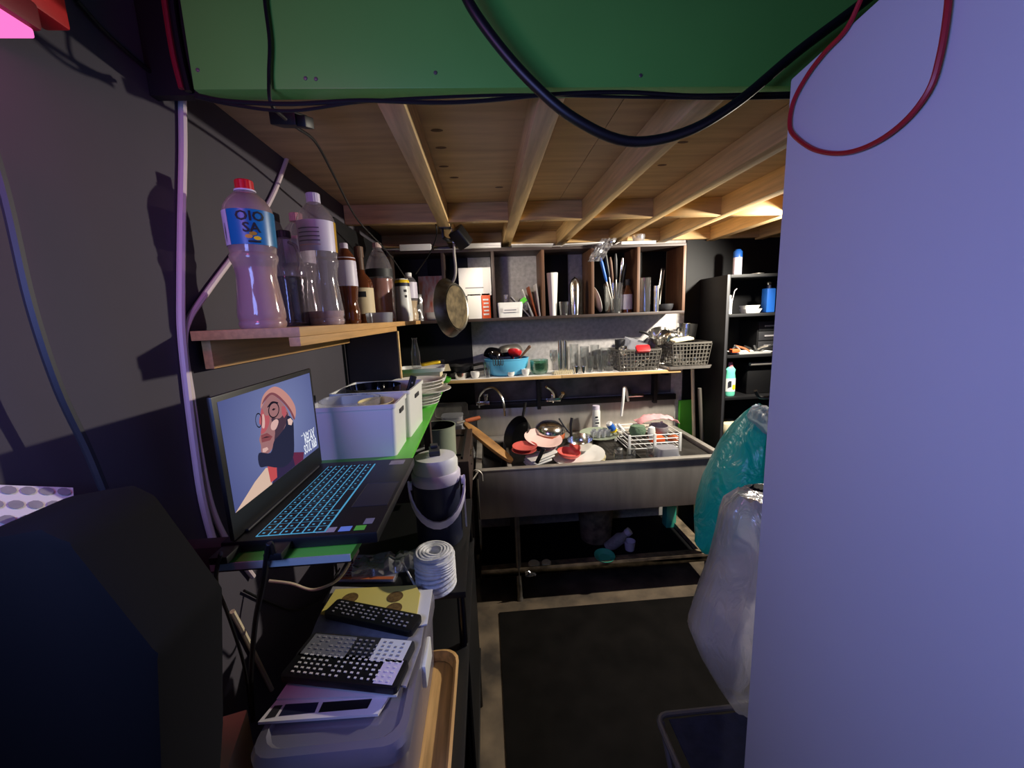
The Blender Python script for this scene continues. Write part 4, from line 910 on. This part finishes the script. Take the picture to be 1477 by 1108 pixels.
t = thing('potato_masher','dark wire masher hanging over the front of the blue basin','utensil',tuple(at(718,520,Y=2.505)))
for k in range(4): part(t,'wire_loop',tube([(-.028+.016*k,.0,.015),(-.03+.016*k,-.004,-.02),(-.022+.016*k,-.004,-.032),(-.016+.016*k,-.004,-.02),(-.016+.016*k,0,.012)],.0022,5,3),'charcoal')
part(t,'neck',tube([(0,0,.012),(0,.03,.03),(.0,.08,.02)],.004,6,3),'charcoal')
x,r,h = fit(765,792,514,2.55,SZ1)
for k in range(4): solo('glass_bowl',('lowest','second','third','top')[k]+' of the four stacked green glass bowls','bowl',bowl(r,.045,.003,.6),'glass_green',(x,2.60,SZ1+k*.016+.0003), group='green glass bowls')
def wine(name,label,px0_,px1_,ytop,Y,up=True):
    x,r,h = fit(px0_,px1_,ytop,Y,SZ1)
    return solo(name,label,'glass',lathe([(0,0),(r*.8,0),(r*.8,.003),(.004,.008),(.004,h*.42),(r*.7,h*.55),(r,h*.75),(r*.85,h),(r*.83,h),(r*.97,h*.75),(r*.66,h*.56),(0,h*.46)],20),'glass',(x,Y,SZ1))
wine('stem_glass','stemmed glass right of the green glass bowls',792,804,505,2.62)
x = at(811,535,Y=2.56).x
t = thing('snack_tray','small woven cream tray under the two steel shaker tins','tray',(x,2.565,SZ1)); part(t,'base',prism(rrect(.12,.10,.015),.006),'cream')
for k in range(10): part(t,'woven_edge',tube([(-.06+.012*k,-.05,.004),(-.054+.012*k,-.052,.03),(-.048+.012*k,-.05,.004)],.003,5,3),'cream')
zs = SZ1+.0065
for a,b_,lb,yy in ((804.5,811,'left of the two tall steel shaker tins on the cream tray',2.545),(811.5,818,'right of the two tall steel shaker tins on the cream tray',2.565)):
    x,r,h = fit(a,b_,491,yy,zs); solo('shaker_tin',lb,'shaker',lathe([(0,0),(r*1.05,0),(r*.95,h),(r*.9,h),(r*.9,.004),(0,.004)],20),'chrome',(x,yy,zs),group='steel shaker tins')
for a,b_,yt,yy,lb in ((822,836,497,2.66,'tall clear glass just right of the shaker tins'),(838,851,500,2.62,'tall clear glass second right of the shaker tins'),(853,866,498,2.66,'tall clear glass third right of the shaker tins'),(868,882,502,2.60,'clear glass just left of the grey baskets'),(846,858,515,2.54,'short clear glass in front of the tall glasses'),(862,874,512,2.54,'short thick glass in front of the tall glasses')):
    cup('drinking_glass',lb,'glass',a,b_,yt,yy,SZ1,'glass',.85,.0018,group='glasses on the shelf')
for a,b_,lb in ((828,836,'left tiny steel cup at the shelf front'),(838,846,'right tiny steel cup at the shelf front')): cup('measuring_cup',lb,'cup',a,b_,529,2.51,SZ1,'chrome',.75,group='tiny steel cups')
x,r,h = fit(872,890,503,2.56,SZ1)
bottle('decanter','round-bellied clear glass decanter left of the nearer grey basket','decanter',(x,2.59,SZ1),h,r,[(.6,0),(.95,.2),(1,.35),(.7,.6),(.25,.75),(.2,.92),(.35,1)],'glass')
def basket(name,label,x0,x1,Yn,d,zb,h,m='grey_plastic',rz=0):
    wd = x1-x0; t = thing(name,label,'basket',((x0+x1)/2,Yn+d/2,zb),(0,0,rz)); b_ = .86
    part(t,'floor',prism(rrect(wd*b_,d*b_,.01),.003),m)
    def ringz(q,z,r): return tube([(x,y,0) for x,y in rrect(wd*q,d*q,.012)],r,6,closed=True)
    part(t,'rim',xf(loft([[(x,y,z) for x,y in rrect(wd+e,d+e,.014)] for e,z in ((0,h-.012),(.006,h-.012),(.008,h),(-.004,h),(-.004,h-.012))],False,False)),m)
    n1, n2 = 11, 7
    for i in range(n1+1):
        u = -.5+i/n1
        for s in (-1,1): 
            g=([(u*wd*b_-.0028,s*d*b_/2,.0),(u*wd*b_+.0028,s*d*b_/2,0),(u*wd+.0028,s*d/2,h-.01),(u*wd-.0028,s*d/2,h-.01)],[(0,1,2,3)])
            part(t,'slat',g,m,solid=.002,smooth=False)
    for i in range(n2+1):
        u = -.5+i/n2
        for s in (-1,1):
            g=([(s*wd*b_/2,u*d*b_-.0028,0),(s*wd*b_/2,u*d*b_+.0028,0),(s*wd/2,u*d+.0028,h-.01),(s*wd/2,u*d-.0028,h-.01)],[(0,1,2,3)])
            part(t,'slat',g,m,solid=.002,smooth=False)
    for k in range(1,6):
        q = b_+(1-b_)*k/6; z = h*k/6
        part(t,'hoop',loft([[(x,y,zz_) for x,y in rrect(wd*q+e,d*q+e,.012)] for e,zz_ in ((0,z-.0022),(.003,z-.0022),(.003,z+.0022),(0,z+.0022))],False,False),m)
    return t
xa, xb = at(893,520,Y=2.49).x, at(955,520,Y=2.49).x
hb = at(925,504,Y=2.49).z-SZ1
basket('grey_basket','grey lattice basket with a red lid and plastic boxes on the shelf',xa,xb,2.50,.22,SZ1,hb)
xc, ze = (xa+xb)/2, SZ1+hb
solo('plastic_container','pale blue-white plastic box sticking up from the nearer grey basket','box',tub(.14,.09,.06,.003,.015,1.05),'milky',(xc-.01,2.60,ze-.005),(.25,.25,.2))
solo('red_cover','red plastic lid hooked over the front of the nearer grey basket','lid',xf(prism(rrect(.09,.05,.012),.02),(0,0,0),(PI/2-.7,0,0)),'red',(xc+.02,2.515,ze-.005),bev=.003)
solo('steel_cup','small steel cup in the nearer grey basket','cup',bowl(.03,.045,.002,.7),'chrome',(xc-.09,2.54,ze-.03),(.3,-.4,0))
solo('dark_cup','dark tumbler standing at the back of the nearer grey basket','cup',bowl(.035,.09,.002,.7),'charcoal',(xc-.09,2.62,ze-.03))
solo('steel_bits','bundle of small steel cutters inside the nearer grey basket','cutters',join(*[xf(tube([(.018*math.cos(a),.018*math.sin(a),0) for a in [2*PI*i/12 for i in range(12)]],.004,5,closed=True),((k-2)*.035,-.02*(k%2),.01+.006*k),(1.2,k,0)) for k in range(5)]),'chrome',(xc,2.56,SZ1+.02))
t = thing('wire_sieve','wire sieve hoop rising between the two grey baskets','sieve',(at(936,490,Y=2.6).x,2.62,ze-.02),(.2,0,.3))
part(t,'hoop',xf(tube([(.038*math.cos(a),0,.05+.038*math.sin(a)) for a in [2*PI*i/20 for i in range(20)]],.003,6,closed=True)),'charcoal'); part(t,'mesh',xf(bowl(.036,.03,.002),(0,0,.05),(PI/2,0,0)),'paper_grey')
# second basket stands on a tray at the shelf end
xa, xb = at(972,510,Y=2.47).x, at(1029,510,Y=2.47).x
z2 = SZ1+.022
t = thing('metal_tray','pale metal tray under the farther grey basket at the shelf end','tray',(at(990,530,Y=2.5).x+.02,2.60,SZ1)); part(t,'pan',tub(.30,.23,.02,.003,.02,1.05),'steel'); part(t,'lining',box(-.13,-.09,.0045,.13,.09,.0055),'paper')
h2 = at(1000,494,Y=2.47).z-z2
basket('grey_basket','grey lattice basket at the right end of the shelf holding bowls and a pot',xa+.0,xb,2.49,.22,z2,h2)
xc2 = (xa+xb)/2; ze2 = z2+h2
solo('steel_bits','bundle of small steel moulds inside the farther grey basket','moulds',join(*[xf(bowl(.022,.03,.002,.6),((k-2)*.04,-.03*(k%2),.004),(0,0,0)) for k in range(5)]),'chrome',(xc2,2.56,z2+.004))
solo('cutting_board','small cream cutting board resting across the farther grey basket','board',xf(prism(rrect(.13,.07,.008),.012),(0,0,0),(.1,-.12,0)),'cream',(xc2-.05,2.53,ze2+.012),bev=.002)
wpan('steel_bowl','polished steel bowl lying tilted between the two grey baskets',950,2.60,ze+.045,.068,.06,'chrome','black',2.6,.05,(.5,-.35,0))
solo('steel_bowl','second polished steel bowl leaning against the pot','bowl',xf(bowl(.07,.065,.002,.5),(0,0,0),(PI+.35,.25,0)),'chrome',(at(968,490,Y=2.6).x,2.60,ze2+.075))
t = thing('steel_pot','small straight-sided steel pot on the farther grey basket','pot',(at(993,492,Y=2.58).x,2.62,ze2+.004),(0,.1,0)); part(t,'body',lathe([(0,0),(.056,0),(.062,.11),(.064,.112),(.06,.11),(.055,.004),(0,.004)],28),'chrome'); part(t,'handle',tube([(-.05,-.02,.075),(-.075,-.03,.08),(-.085,-.03,.06)],.006,6,3),'black')

# ================================================================== IN AND ON THE SINK
def disc(name,label,cat,px,py,Y,R,m,tilt,h=.02,g=None,fn=dish):
    p = at(px,py,Y=Y); return solo(name,label,cat,fn(R,h),m,tuple(p),tilt,g)
# peel in the left basin
a, b_ = at(668,612,Y=2.34), at(738,668,Y=2.18)
d = (b_-a); L = d.length
t = thing('wooden_board','long oval wooden board leaning across the left basin','board',tuple((a+b_)/2))
q = Matrix((d.normalized(), d.normalized().cross(Vector((.35,.75,.5))).cross(d).normalized()*1, Vector((0,0,0)))).transposed()
xv = d.normalized(); zv = xv.cross(Vector((.45,.85,.1))).normalized(); yv = zv.cross(xv)
t.rotation_euler = Matrix((xv,yv,zv)).transposed().to_euler()
ov = [(L/2*math.copysign(abs(math.cos(a_))**.8,math.cos(a_)), .036*math.copysign(abs(math.sin(a_))**.8,math.sin(a_))) for a_ in [2*PI*i/32 for i in range(32)]]
part(t,'board',prism(ov,.02),'peel_wood',bev=.005)
solo('baking_tray','black baking tray standing on edge in the left basin','tray',xf(tub(.2,.30,.02,.003,.02),(0,0,0),(0,.5,0)),'black',(-.01,2.33,.76))
solo('knife_guard','black plastic guard standing upright in the left basin','guard',xf(prism([(-.022,0),(.02,0),(.014,.15),(.006,.16)],.012),(0,0,0),(PI/2,0,.2)),'black',(at(726,650,Y=2.3).x,2.3,.76))
solo('wire_bow','loose steel wire bow at the left corner of the sink','wire',tube([(0,0,0),(.05,-.02,.05),(.085,-.02,.03),(.09,-.03,-.01)],.003,6,5),'steel',tuple(at(672,690,Y=2.05)))
solo('sink_wire','short grey wire from the sink corner down to the rack','wire',tube([(0,0,0),(-.03,-.03,-.03),(-.07,-.09,-.05)],.004,6,4),'steel',tuple(at(690,680,Y=2.07)))
# heap in the main basin
t = thing('black_pan','big black pan standing on its edge at the back of the dish heap','pan',tuple(at(752,628,Y=2.47)),(.0,-1.05,.5)); part(t,'bowl',lathe([(0,0),(.09,0),(.115,.05),(.112,.05),(.088,.004),(0,.004)],30),'black'); part(t,'handle',tube([(.11,0,.045),(.17,0,.06),(.2,0,.07)],.009,8,3),'black')
p = at(793,622,Y=2.42)
t = thing('steel_pot','upturned steel pot with brown band in the dish heap','pot',(p.x,2.44,p.z-.035),(.12,.05,0)); part(t,'body',lathe([(.095,0),(.096,.035),(.088,.06),(.06,.083),(0,.092)],32),'chrome'); part(t,'band',lathe([(.0965,.0),(.0975,.002),(.0975,.032),(.0965,.034)],32,cap=False),'rust')
disc('plate','pink and white plate lying tilted on top of the dish heap','plate',783,636,2.32,.115,'pink',(.22,.12,0),.022)
disc('plate','grey plate under the pink and white plate','plate',780,646,2.32,.10,'paper_grey',(.1,.05,0),.018)
for k in range(2): disc('round_sponge',('upper','lower')[k]+' salmon red plastic disc in the front of the dish heap','lid',757-k,646+5*k,2.22,.072,'salmon',(.08,.0,0),.012)
p = at(776,664,Y=2.21)
for k in range(3):
    solo('square_dish',('lowest','middle','upper')[k]+' white rectangular dish in the dish heap','dish',prism(rrect(.15+.012*k,.10,.012),.007),'white_ceramic',(p.x+.012*k,2.225+.006*k,p.z-.012+.017*k),(.06,-.20,.25+.05*k),'white rectangular dishes in the sink',bev=.0025)
t = thing('utensil','black handle leaning over the front of the dish heap','utensil',tuple(at(774,668,Y=2.16)),(.1,.45,0)); part(t,'handle',prism(rrect(.022,.012,.005),.095),'black',bev=.002)
disc('pink_bowl','shallow salmon bowl lying on the big white plate','bowl',820,658,2.26,.07,'salmon',(.1,.1,0),.03,fn=bowl)
disc('plate','big white oval plate at the right of the dish heap','plate',835,660,2.27,.155,'white_ceramic',(.10,-.10,0),.02)
disc('plate','second white plate under the big oval one','plate',838,664,2.30,.15,'cream',(.08,-.08,0),.018)
p = at(838,644,Y=2.33)
t = thing('steel_pan','steel pan with upright black handle in the dish heap','pan',(p.x,2.34,p.z-.015),(.15,-.1,0)); part(t,'bowl',bowl(.078,.065,.002,.5),'chrome'); part(t,'handle',tube([(-.04,.06,.06),(-.035,.075,.12),(-.02,.09,.17)],.009,8,3),'black')
solo('ladle','thin black ladle handle leaning right behind the steel pot','utensil',tube([(0,0,0),(-.03,.02,.04),(-.06,.04,.09)],.006,6,3),'black',tuple(at(822,625,Y=2.42)))
# back ledge of the sink
p = at(861,612,Y=2.60)
t = thing('spray_bottle','white printed cleaning bottle on the sink ledge','bottle',(p.x,2.62,SZ+.0005)); part(t,'body',lathe([(0,0),(.026,0),(.028,.01),(.028,.16),(.024,.175)],20),'white_plastic'); part(t,'cap',lathe([(.025,.175),(.024,.20),(0,.202)],20),'lilac_label')
for k in range(6): part(t,'label_print',box(-.014,-.0288,.02+.02*k,.013-.004*(k%3),-.0282,.031+.02*k),'ink' if k%2 else 'grey_ink')
p = at(864,626,Y=2.45)
disc('plate','pale green square plate holding small glasses behind the dish heap','plate',864,630,2.47,.125,'sage',(.05,0,0),.022)
pl = bpy.data.objects[[o.name for o in bpy.data.objects if o.get('label','').startswith('pale green square')][0]]
for k,(dx,dy) in enumerate(((-.05,-.03),(-.015,-.04),(.02,-.035),(.055,-.02),(-.03,.01),(.01,.005),(.045,.02))):
    solo('shot_glass',('leftmost front','second front','third front','rightmost front','left rear','middle rear','right rear')[k]+' tiny glass on the pale green plate','glass',lathe([(0,0),(.012,0),(.015,.04),(.0135,.04),(.011,.004),(0,.004)],14),'milky',(pl.location.x+dx,pl.location.y+dy,pl.location.z+.008),group='tiny glasses on the green plate')
p = at(886,618,Y=2.5)
t = thing('spray_can','blue and white can tipped over beside the green plate','can',(p.x,2.5,p.z-.02),(.2,-.6,0)); part(t,'body',lathe([(0,0),(.022,0),(.022,.07),(.015,.08)],16),'white_plastic'); part(t,'printed_sleeve',lathe([(.0225,.02),(.0225,.068)],16,cap=False),'blue'); part(t,'base',lathe([(.0226,.0),(.0226,.02)],16,cap=False),'yellow')
solo('white_tube','white plastic tube leaning on the dish rack','tube',lathe([(.011,0),(.011,.10),(.009,.105),(0,.105)],12),'white_plastic',tuple(at(905,628,Y=2.42)),(.1,-.7,0))
# dish rack
x0, x1 = at(906,632,Y=2.28).x, at(981,632,Y=2.28).x
rz0 = .8125
dr = thing('dish_rack','low white wire dish rack on the drainboard','rack',((x0+x1)/2,2.40,rz0)); hw = (x1-x0)/2; hd_ = .13
for z in (.03,.06,.085,.11): part(dr,'rail',tube([(x,y,z) for x,y in rrect(2*hw,2*hd_,.02)],.0032,6,closed=True),'white_plastic')
for sx in (-1,0,1):
    for sy in (-1,1): part(dr,'post',box(sx*hw*.97-.008,sy*hd_-.005,0,sx*hw*.97+.008,sy*hd_+.005,.118),'white_plastic',bev=.002)
for k in range(9): part(dr,'floor_wire',tube([(-hw+.02+(2*hw-.04)*k/8,-hd_,.03),(-hw+.02+(2*hw-.04)*k/8,hd_,.03)],.002,5),'white_plastic')
zr = rz0+.034
def at_in(px): return at(px,620,Y=2.40).x
solo('scrub_sponge','curly grey-green scouring pad in the dish rack','sponge',xf(lathe([(0,0),(.04,.005),(.05,.03),(.04,.06),(0,.068)],16),s=(1.1,.8,1.1)),'sponge_green',(at_in(917),2.37,zr+.045))
solo('white_spoon','white plastic ladle head standing in the dish rack','utensil',xf(lathe([(0,0),(.016,.008),(.026,.05),(.022,.08),(0,.09)],14),s=(1,.5,1)),'white_plastic',(at_in(935),2.35,zr+.02))
solo('orange_sponge','orange sponge lying in the dish rack','sponge',cbox(.09,.06,.03),'orange',(at_in(945),2.38,zr),bev=.006)
solo('brown_brush','brown brush lying at the right of the dish rack','brush',cbox(.06,.05,.035),'rust',(at_in(968),2.36,zr),(0,0,.3),bev=.008)
solo('steel_bowl','grey bowl at the back of the dish rack','bowl',bowl(.06,.06,.003),'paper_grey',(at_in(955),2.45,zr+.02))
solo('pink_cloth','pink cloth draped over the back of the dish rack','cloth',grid(16,10,lambda u,v: (-.13+.26*u+.012*noise.noise((u*4,v*4,7)), -.06+.12*v, .05*math.sin(PI*u)**.6*math.sin(PI*(.25+.6*v))+.018*noise.noise((u*6,v*5,1)))),'pink_cloth',(at_in(955),2.49,zr+.095),(.0,.03,0),solid=.003)
# glasses on the drainboard front
for k,(px,lb) in enumerate(((893,'leftmost upturned glass at the front of the drainboard'),(911,'second upturned glass at the front of the drainboard'),(940,'third upturned glass at the front of the drainboard'))):
    p = at(px,655,Y=2.2); solo('drinking_glass',lb,'glass',lathe([(.03,0),(.024,.06),(0,.06),(0,.056),(.022,.056),(.0285,0)],20),'glass',(p.x,2.21,.8125),group='upturned glasses on the drainboard')
for k,px in enumerate((868,879)): solo('dome_cover',('left','right')[k]+' glossy black lid by the front rim of the sink','lid',xf(lathe([(0,.02),(.02,.018),(.032,.008),(.034,0)],20)),'black_gloss',(at(px,661,Y=2.16).x,2.165,.8405 if k>9 else .80),group='glossy black lids in the sink')
p = at(963,652,Y=2.2)
t = thing('plastic_container','upturned translucent plastic box on the drainboard corner','container',(p.x,2.22,.8125)); part(t,'body',xf(tub(.13,.11,.05,.002,.025,1.1),(0,0,.05),(PI,0,0)),'milky'); part(t,'rim',rimring(.138,.118,0,.006,.004,.028),'milky')
# under the sink
zl = .2005
for k,(px,py,R,lb) in enumerate(((770,812,.034,'left of two white lids lying on the shelf under the sink'),(788,806,.028,'right of two white lids lying on the shelf under the sink'))):
    p = at(px,py,Y=2.165); solo('jar_cover',lb,'lid',lathe([(0,0),(R,0),(R,.012),(R*.9,.016),(0,.016)],20),'cream',(p.x,2.165,zl),group='white lids under the sink')
p = at(873,805,Y=2.16)
solo('green_plate','mint green plastic plate on the shelf under the sink','plate',dish(.062,.02),'teal',(p.x,2.175,zl+.002),(.12,0,0))
solo('crumpled_foil','crumpled plastic scrap hanging beside the sink leg','scrap',grid(6,6,lambda u,v: (-.03+.06*u+.008*noise.noise((u*5,v*5,1)),.01*noise.noise((u*7,v*7,2)),-.02+.05*v*(1-.5*u))),'wrap',(at(765,825,Y=2.12).x,2.112,.18),(.3,0,0),solid=.001)
p = at(862,745,Y=2.42)
solo('metal_bucket','dull metal bucket under the middle of the sink','bucket',lathe([(0,0),(.10,0),(.12,.26),(.118,.26),(.098,.004),(0,.004)],28),'steel_dirty',(p.x,2.47,.1665))
t = thing('plastic_bottle','grey plastic bottle lying tilted under the sink','bottle',tuple(at(890,780,Y=2.33)),(.0,.8,-.3)); part(t,'body',lathe([(0,-.08),(.035,-.08),(.037,.03),(.02,.06),(.02,.08)],18),'paper_grey'); part(t,'cap',lathe([(.024,.08),(.024,.11),(0,.112)],16),'lilac_label')
solo('white_cup','small white cup standing under the sink beside the tilted bottle','cup',lathe([(0,0),(.028,0),(.036,.06),(.034,.06),(.026,.004),(0,.004)],18),'lilac_label',(at(910,785,Y=2.28).x,2.30,.1665))
solo('teal_box','teal plastic box under the right end of the sink','box',cbox(.07,.07,.16),'teal',(at(970,745,Y=2.5).x,2.55,.1665),bev=.005)
solo('green_cloth','green cloth scrap on the floor behind the sink frame','cloth',grid(8,8,lambda u,v:(-.06+.12*u,-.05+.1*v,.01+.03*abs(noise.noise((u*5,v*5,3))))),'lime',(1.40,2.45,.0),solid=.003)

# ================================================================== RIGHT: BOOKCASE, POLES, BAGS
BX, BYF, BYB = 1.485, 2.42, 2.735
bk = thing('bookcase','tall black shelf unit right of the sink','shelf unit',(BX,BYF,0))
bw = .62
part(bk,'side_panel',box(0,0,0,.02,BYB-BYF,1.855),'wall_black',bev=.002); part(bk,'side_panel',box(bw-.02,0,0,bw,BYB-BYF,1.855),'wall_black',bev=.002)
part(bk,'back_panel',box(.02,BYB-BYF-.008,0,bw-.02,BYB-BYF,1.855),'black')
part(bk,'edge_strip',box(-.003,-.004,.6,.012,-.0002,1.855),'charcoal')
SHZ = (.06,.50,.80,1.075,1.345,1.60,1.837)
for z in SHZ: part(bk,'shelf_board',box(.021,.001,z,bw-.021,BYB-BYF-.009,z+.018),'wall_black',bev=.001)
def onb(px,Y): return at(px,450,Y=Y).x
zt = 1.8555
p = at(1066,390,Y=2.54); 
t = thing('spray_can','white spray can with blue cap on top of the black shelf unit','can',(p.x,2.56,zt)); part(t,'body',lathe([(0,0),(.026,0),(.026,.115),(.02,.125)],18),'lilac_label'); part(t,'cap',lathe([(.0265,.115),(.026,.15),(.014,.165),(0,.166)],18),'blue')
solo('foil_dish','flat shiny dish on top of the black shelf unit','dish',dish(.04,.01),'steel',(at(1095,392,Y=2.54).x,2.56,zt))
z1 = 1.6185
t = thing('white_tube','white tube with wire hook on the upper shelf of the black unit','tube',(at(1050,452,Y=2.48).x+.012,2.49,z1)); part(t,'body',lathe([(0,0),(.016,0),(.016,.08),(.010,.095),(.010,.115),(0,.117)],14),'white_plastic'); part(t,'hook',tube([(.014,0,.06),(.024,0,.11),(.03,0,.14),(.045,0,.155)],.003,6,4),'paper_grey')
for k in range(2): solo('white_bowl',('lower','upper')[k]+' of two white rectangular bowls on the black unit','bowl',tub(.115-.012*k,.08,.026,.003,.012,1.25),'white_ceramic',(at(1085,452,Y=2.5).x-.008*k,2.52,z1+.0005+k*.022),(0,0,0),'white bowls on the black unit')
t = thing('blue_carton','blue bottle with silver ball top on the upper shelf of the black unit','bottle',(at(1110,450,Y=2.5).x,2.52,z1)); part(t,'body',box(-.028,-.028,0,.028,.028,.15),'blue',bev=.006); part(t,'neck',lathe([(.014,.15),(.012,.17)],12),'navy'); part(t,'ball_top',xf(lathe([(0,-.017),(.012,-.012),(.017,0),(.012,.012),(0,.017)],14),(0,0,.185)),'chrome')
z2_ = 1.3635
t = thing('utensil_tray','white tray full of small utensils on the middle of the black unit','tray',(at(1083,512,Y=2.48).x,2.5,z2_)); part(t,'pan',tub(.24,.13,.012,.003,.012,1.08),'white_plastic')
for k in range(7):
    solo('small_utensil',('first','second','third','fourth','fifth','sixth','seventh')[k]+' small utensil from the left in the tray on the black unit','utensil',tube([(-.03,-.02,0),(0,.0,.02),(.03,.02+.01*(k%3),.035)],.006,6,3),('charcoal','steel','rust','black','charcoal','steel','charcoal')[k],(at(1060+8*k,505,Y=2.48).x,2.5,z2_+.012),(0,0,k*.8),'utensils in the tray')
solo('orange_sponge','orange sponge at the left of the tray on the black unit','sponge',cbox(.05,.04,.022),'orange',(at(1059,512,Y=2.43).x+.012,2.45,z2_+.013),bev=.006)
t = thing('drawer_box','black drawer box with pale handles beside the utensil tray','drawers',(at(1103,505,Y=2.54).x+.03,2.64,z2_)); part(t,'case',box(-.09,-.10,0,.09,.08,.20),'black',bev=.003)
for k in range(3):
    dd = part(t,'drawer',box(-.082,-.106,.01+.064*k,.082,-.1005,.068+.064*k),'charcoal',bev=.002); part(dd,'handle',box(-.045,-.112,.035+.064*k,.02,-.1062,.045+.064*k),'paper_grey')
z3 = 1.0935
t = thing('detergent_bottle','mint green detergent bottle with pink cap on the black unit','bottle',(at(1052,560,Y=2.46).x+.01,2.475,z3))
part(t,'body',xf(lathe([(0,0),(.031,0),(.035,.01),(.035,.11),(.030,.15),(.033,.17),(.018,.19)],24),s=(1,.65,1)),'mint'); part(t,'cap',lathe([(.015,.188),(.014,.215),(.010,.22),(0,.221)],14),'pink_top')
part(t,'label',xf(lathe([(.0356,.03),(.0356,.115)],24,cap=False),s=(1,.66,1)),'white_plastic'); part(t,'label_mark',box(.004,-.0242,.045,.022,-.0236,.075),'yellow'); part(t,'label_print',box(-.022,-.0240,.06,-.002,-.0236,.10),'ink')
t = thing('roller_unit','dark appliance with a pale metal bar on the black unit','appliance',(at(1095,560,Y=2.48).x+.03,2.57,z3)); part(t,'body',box(-.11,-.08,0,.11,.12,.20),'black',bev=.01); part(t,'bar',xf(lathe([(.012,-.11),(.012,.11)],12),(0,-.10,.20),(0,PI/2,0)),'steel')
solo('white_sack','whitish folded sack at the foot of the black unit','sack',xf(prism(rrect(.16,.16,.05),.09),(0,0,0)),'cream',(1.61,2.53,.818),bev=.03)
# poles
for k,(xa_,ya_,xb_,yb_,m_,lb) in enumerate(((999,532,1001,628,'cream','cream pole standing between the sink and the black unit'),(1009,560,1013,640,'grey_plastic','grey pole standing beside the cream one'))):
    yp = 2.66-.11*k; a = at(xa_,ya_,Y=yp); b_ = at(xb_,yb_,Y=yp); d = (b_-a).normalized(); foot = a+d*(a.z/(-d.z))
    cable('mop_pole',lb,[a,(a+foot)/2,foot],.012,m_,10,2)['category'] = 'pole'

# bag stand, bags
t = thing('bag_stand','black stand with hooks carrying the teal and clear bags','stand',(1.06,1.2,0)); part(t,'base',lathe([(0,0),(.16,0),(.15,.02),(.02,.03)],24),'black'); part(t,'post',lathe([(.014,.02),(.014,1.42)],12),'black')
for p_ in ((-.22,-.12,1.10),(-.11,.12,1.33)): part(t,'hook',tube([(0,0,p_[2]+.02),(p_[0]*.6,p_[1]*.7,p_[2]+.02),(p_[0],p_[1],p_[2]+.015),(p_[0]-.02,p_[1],p_[2]+.04)],.006,6,3),'black')
def bag(name,label,rows,Y,m,dep,seed,xr):
    """rows: (pixel x of the left edge, pixel y, share of full depth)"""
    rings = []
    for px,py,s in rows:
        p = at(px,py,Y=Y); cx = (p.x+xr)/2; hwid = (xr-p.x)/2; r = []
        for i in range(36):
            a_ = 2*PI*i/36; c, s_ = math.cos(a_), math.sin(a_)
            k = 1+.07*noise.noise((3*c+seed,3*s_,p.z*5))+.11*noise.noise((7*c,7*s_+seed,p.z*2)) if abs(c+1) > .02 else 1
            r.append((cx+hwid*c*(k if c > -.9 else 1), Y+dep*s*s_*k, p.z+.012*noise.noise((4*c,4*s_,seed))))
        rings.append(r)
    c = sum((Vector(p) for p in rings[-1]),Vector())/36
    return solo(name,label,'bag',loft([[tuple(Vector(p)-c) for p in r] for r in rings],True,True),m,tuple(c))
bag('teal_bag','teal plastic bag bulging out behind the white partition',((1092,588,.25),(1080,600,.4),(1064,620,.6),(1048,645,.75),(1034,675,.9),(1025,700,1),(1018,730,1),(1010,760,.85),(1004,786,.5),(1012,796,.25)),1.32,'bag_teal',.14,2,.98)
bag('white_bag','crumpled pale bag poking out of the top of the teal bag',((1104,586,.5),(1092,592,.9),(1086,604,1),(1090,622,.9)),1.28,'milky',.05,8,.93)
bag('clear_bag','large translucent white rubbish bag hanging behind the partition',((1068,715,.5),(1052,735,.8),(1047,755,.9),(1041,790,1),(1030,830,1),(1014,870,1),(1001,905,1),(999,917,1),(1012,950,.85),(1035,990,.6),(1060,1026,.3)),1.08,'bag_clear',.13,5,.90)
bag('black_cloth','bunch of black cloth between the teal and the clear bag',((1088,703,.5),(1080,712,1),(1078,722,.9),(1088,735,.5)),1.12,'black_soft',.04,3,.90)
# folding stool with navy seat
zs = .36
c0, c1, c2 = at(946,1032,Z=zs), at(1075,1022,Z=zs), at(962,1120,Z=zs)
t = thing('folding_stool','grey tube folding stool with dark navy fabric seat low at the right','stool',((c0.x+.90)/2,.90,0)); lx = t.location
w2, d2 = (.90-c0.x)/2, .155; yy = c0.y-.90
part(t,'seat_frame',xf(tube([(x,y,0) for x,y in rrect(2*w2,2*.16,.035)],.009,8,closed=True),(0,yy-.16,zs)),'grey_plastic')
part(t,'seat',grid(12,10,lambda u,v:(-w2+.035+(2*w2-.045)*u, yy-.31+.29*v, zs+.004-.03*math.sin(PI*u)*math.sin(PI*v)+.006*noise.noise((u*5,v*5,1)))),'navy_cloth',solid=.004)
for s in (-1,1): part(t,'leg',tube([(s*(w2-.01),yy-.02,zs),(s*(w2-.01),yy-.30,.008)],.009,8),'grey_plastic'); part(t,'leg',tube([(s*(w2-.025),yy-.30,zs),(s*(w2-.025),yy-.02,.008)],.009,8),'grey_plastic')
part(t,'leg_brace',tube([(-w2+.01,yy-.30,.012),(w2-.01,yy-.30,.012)],.008,8),'grey_plastic')
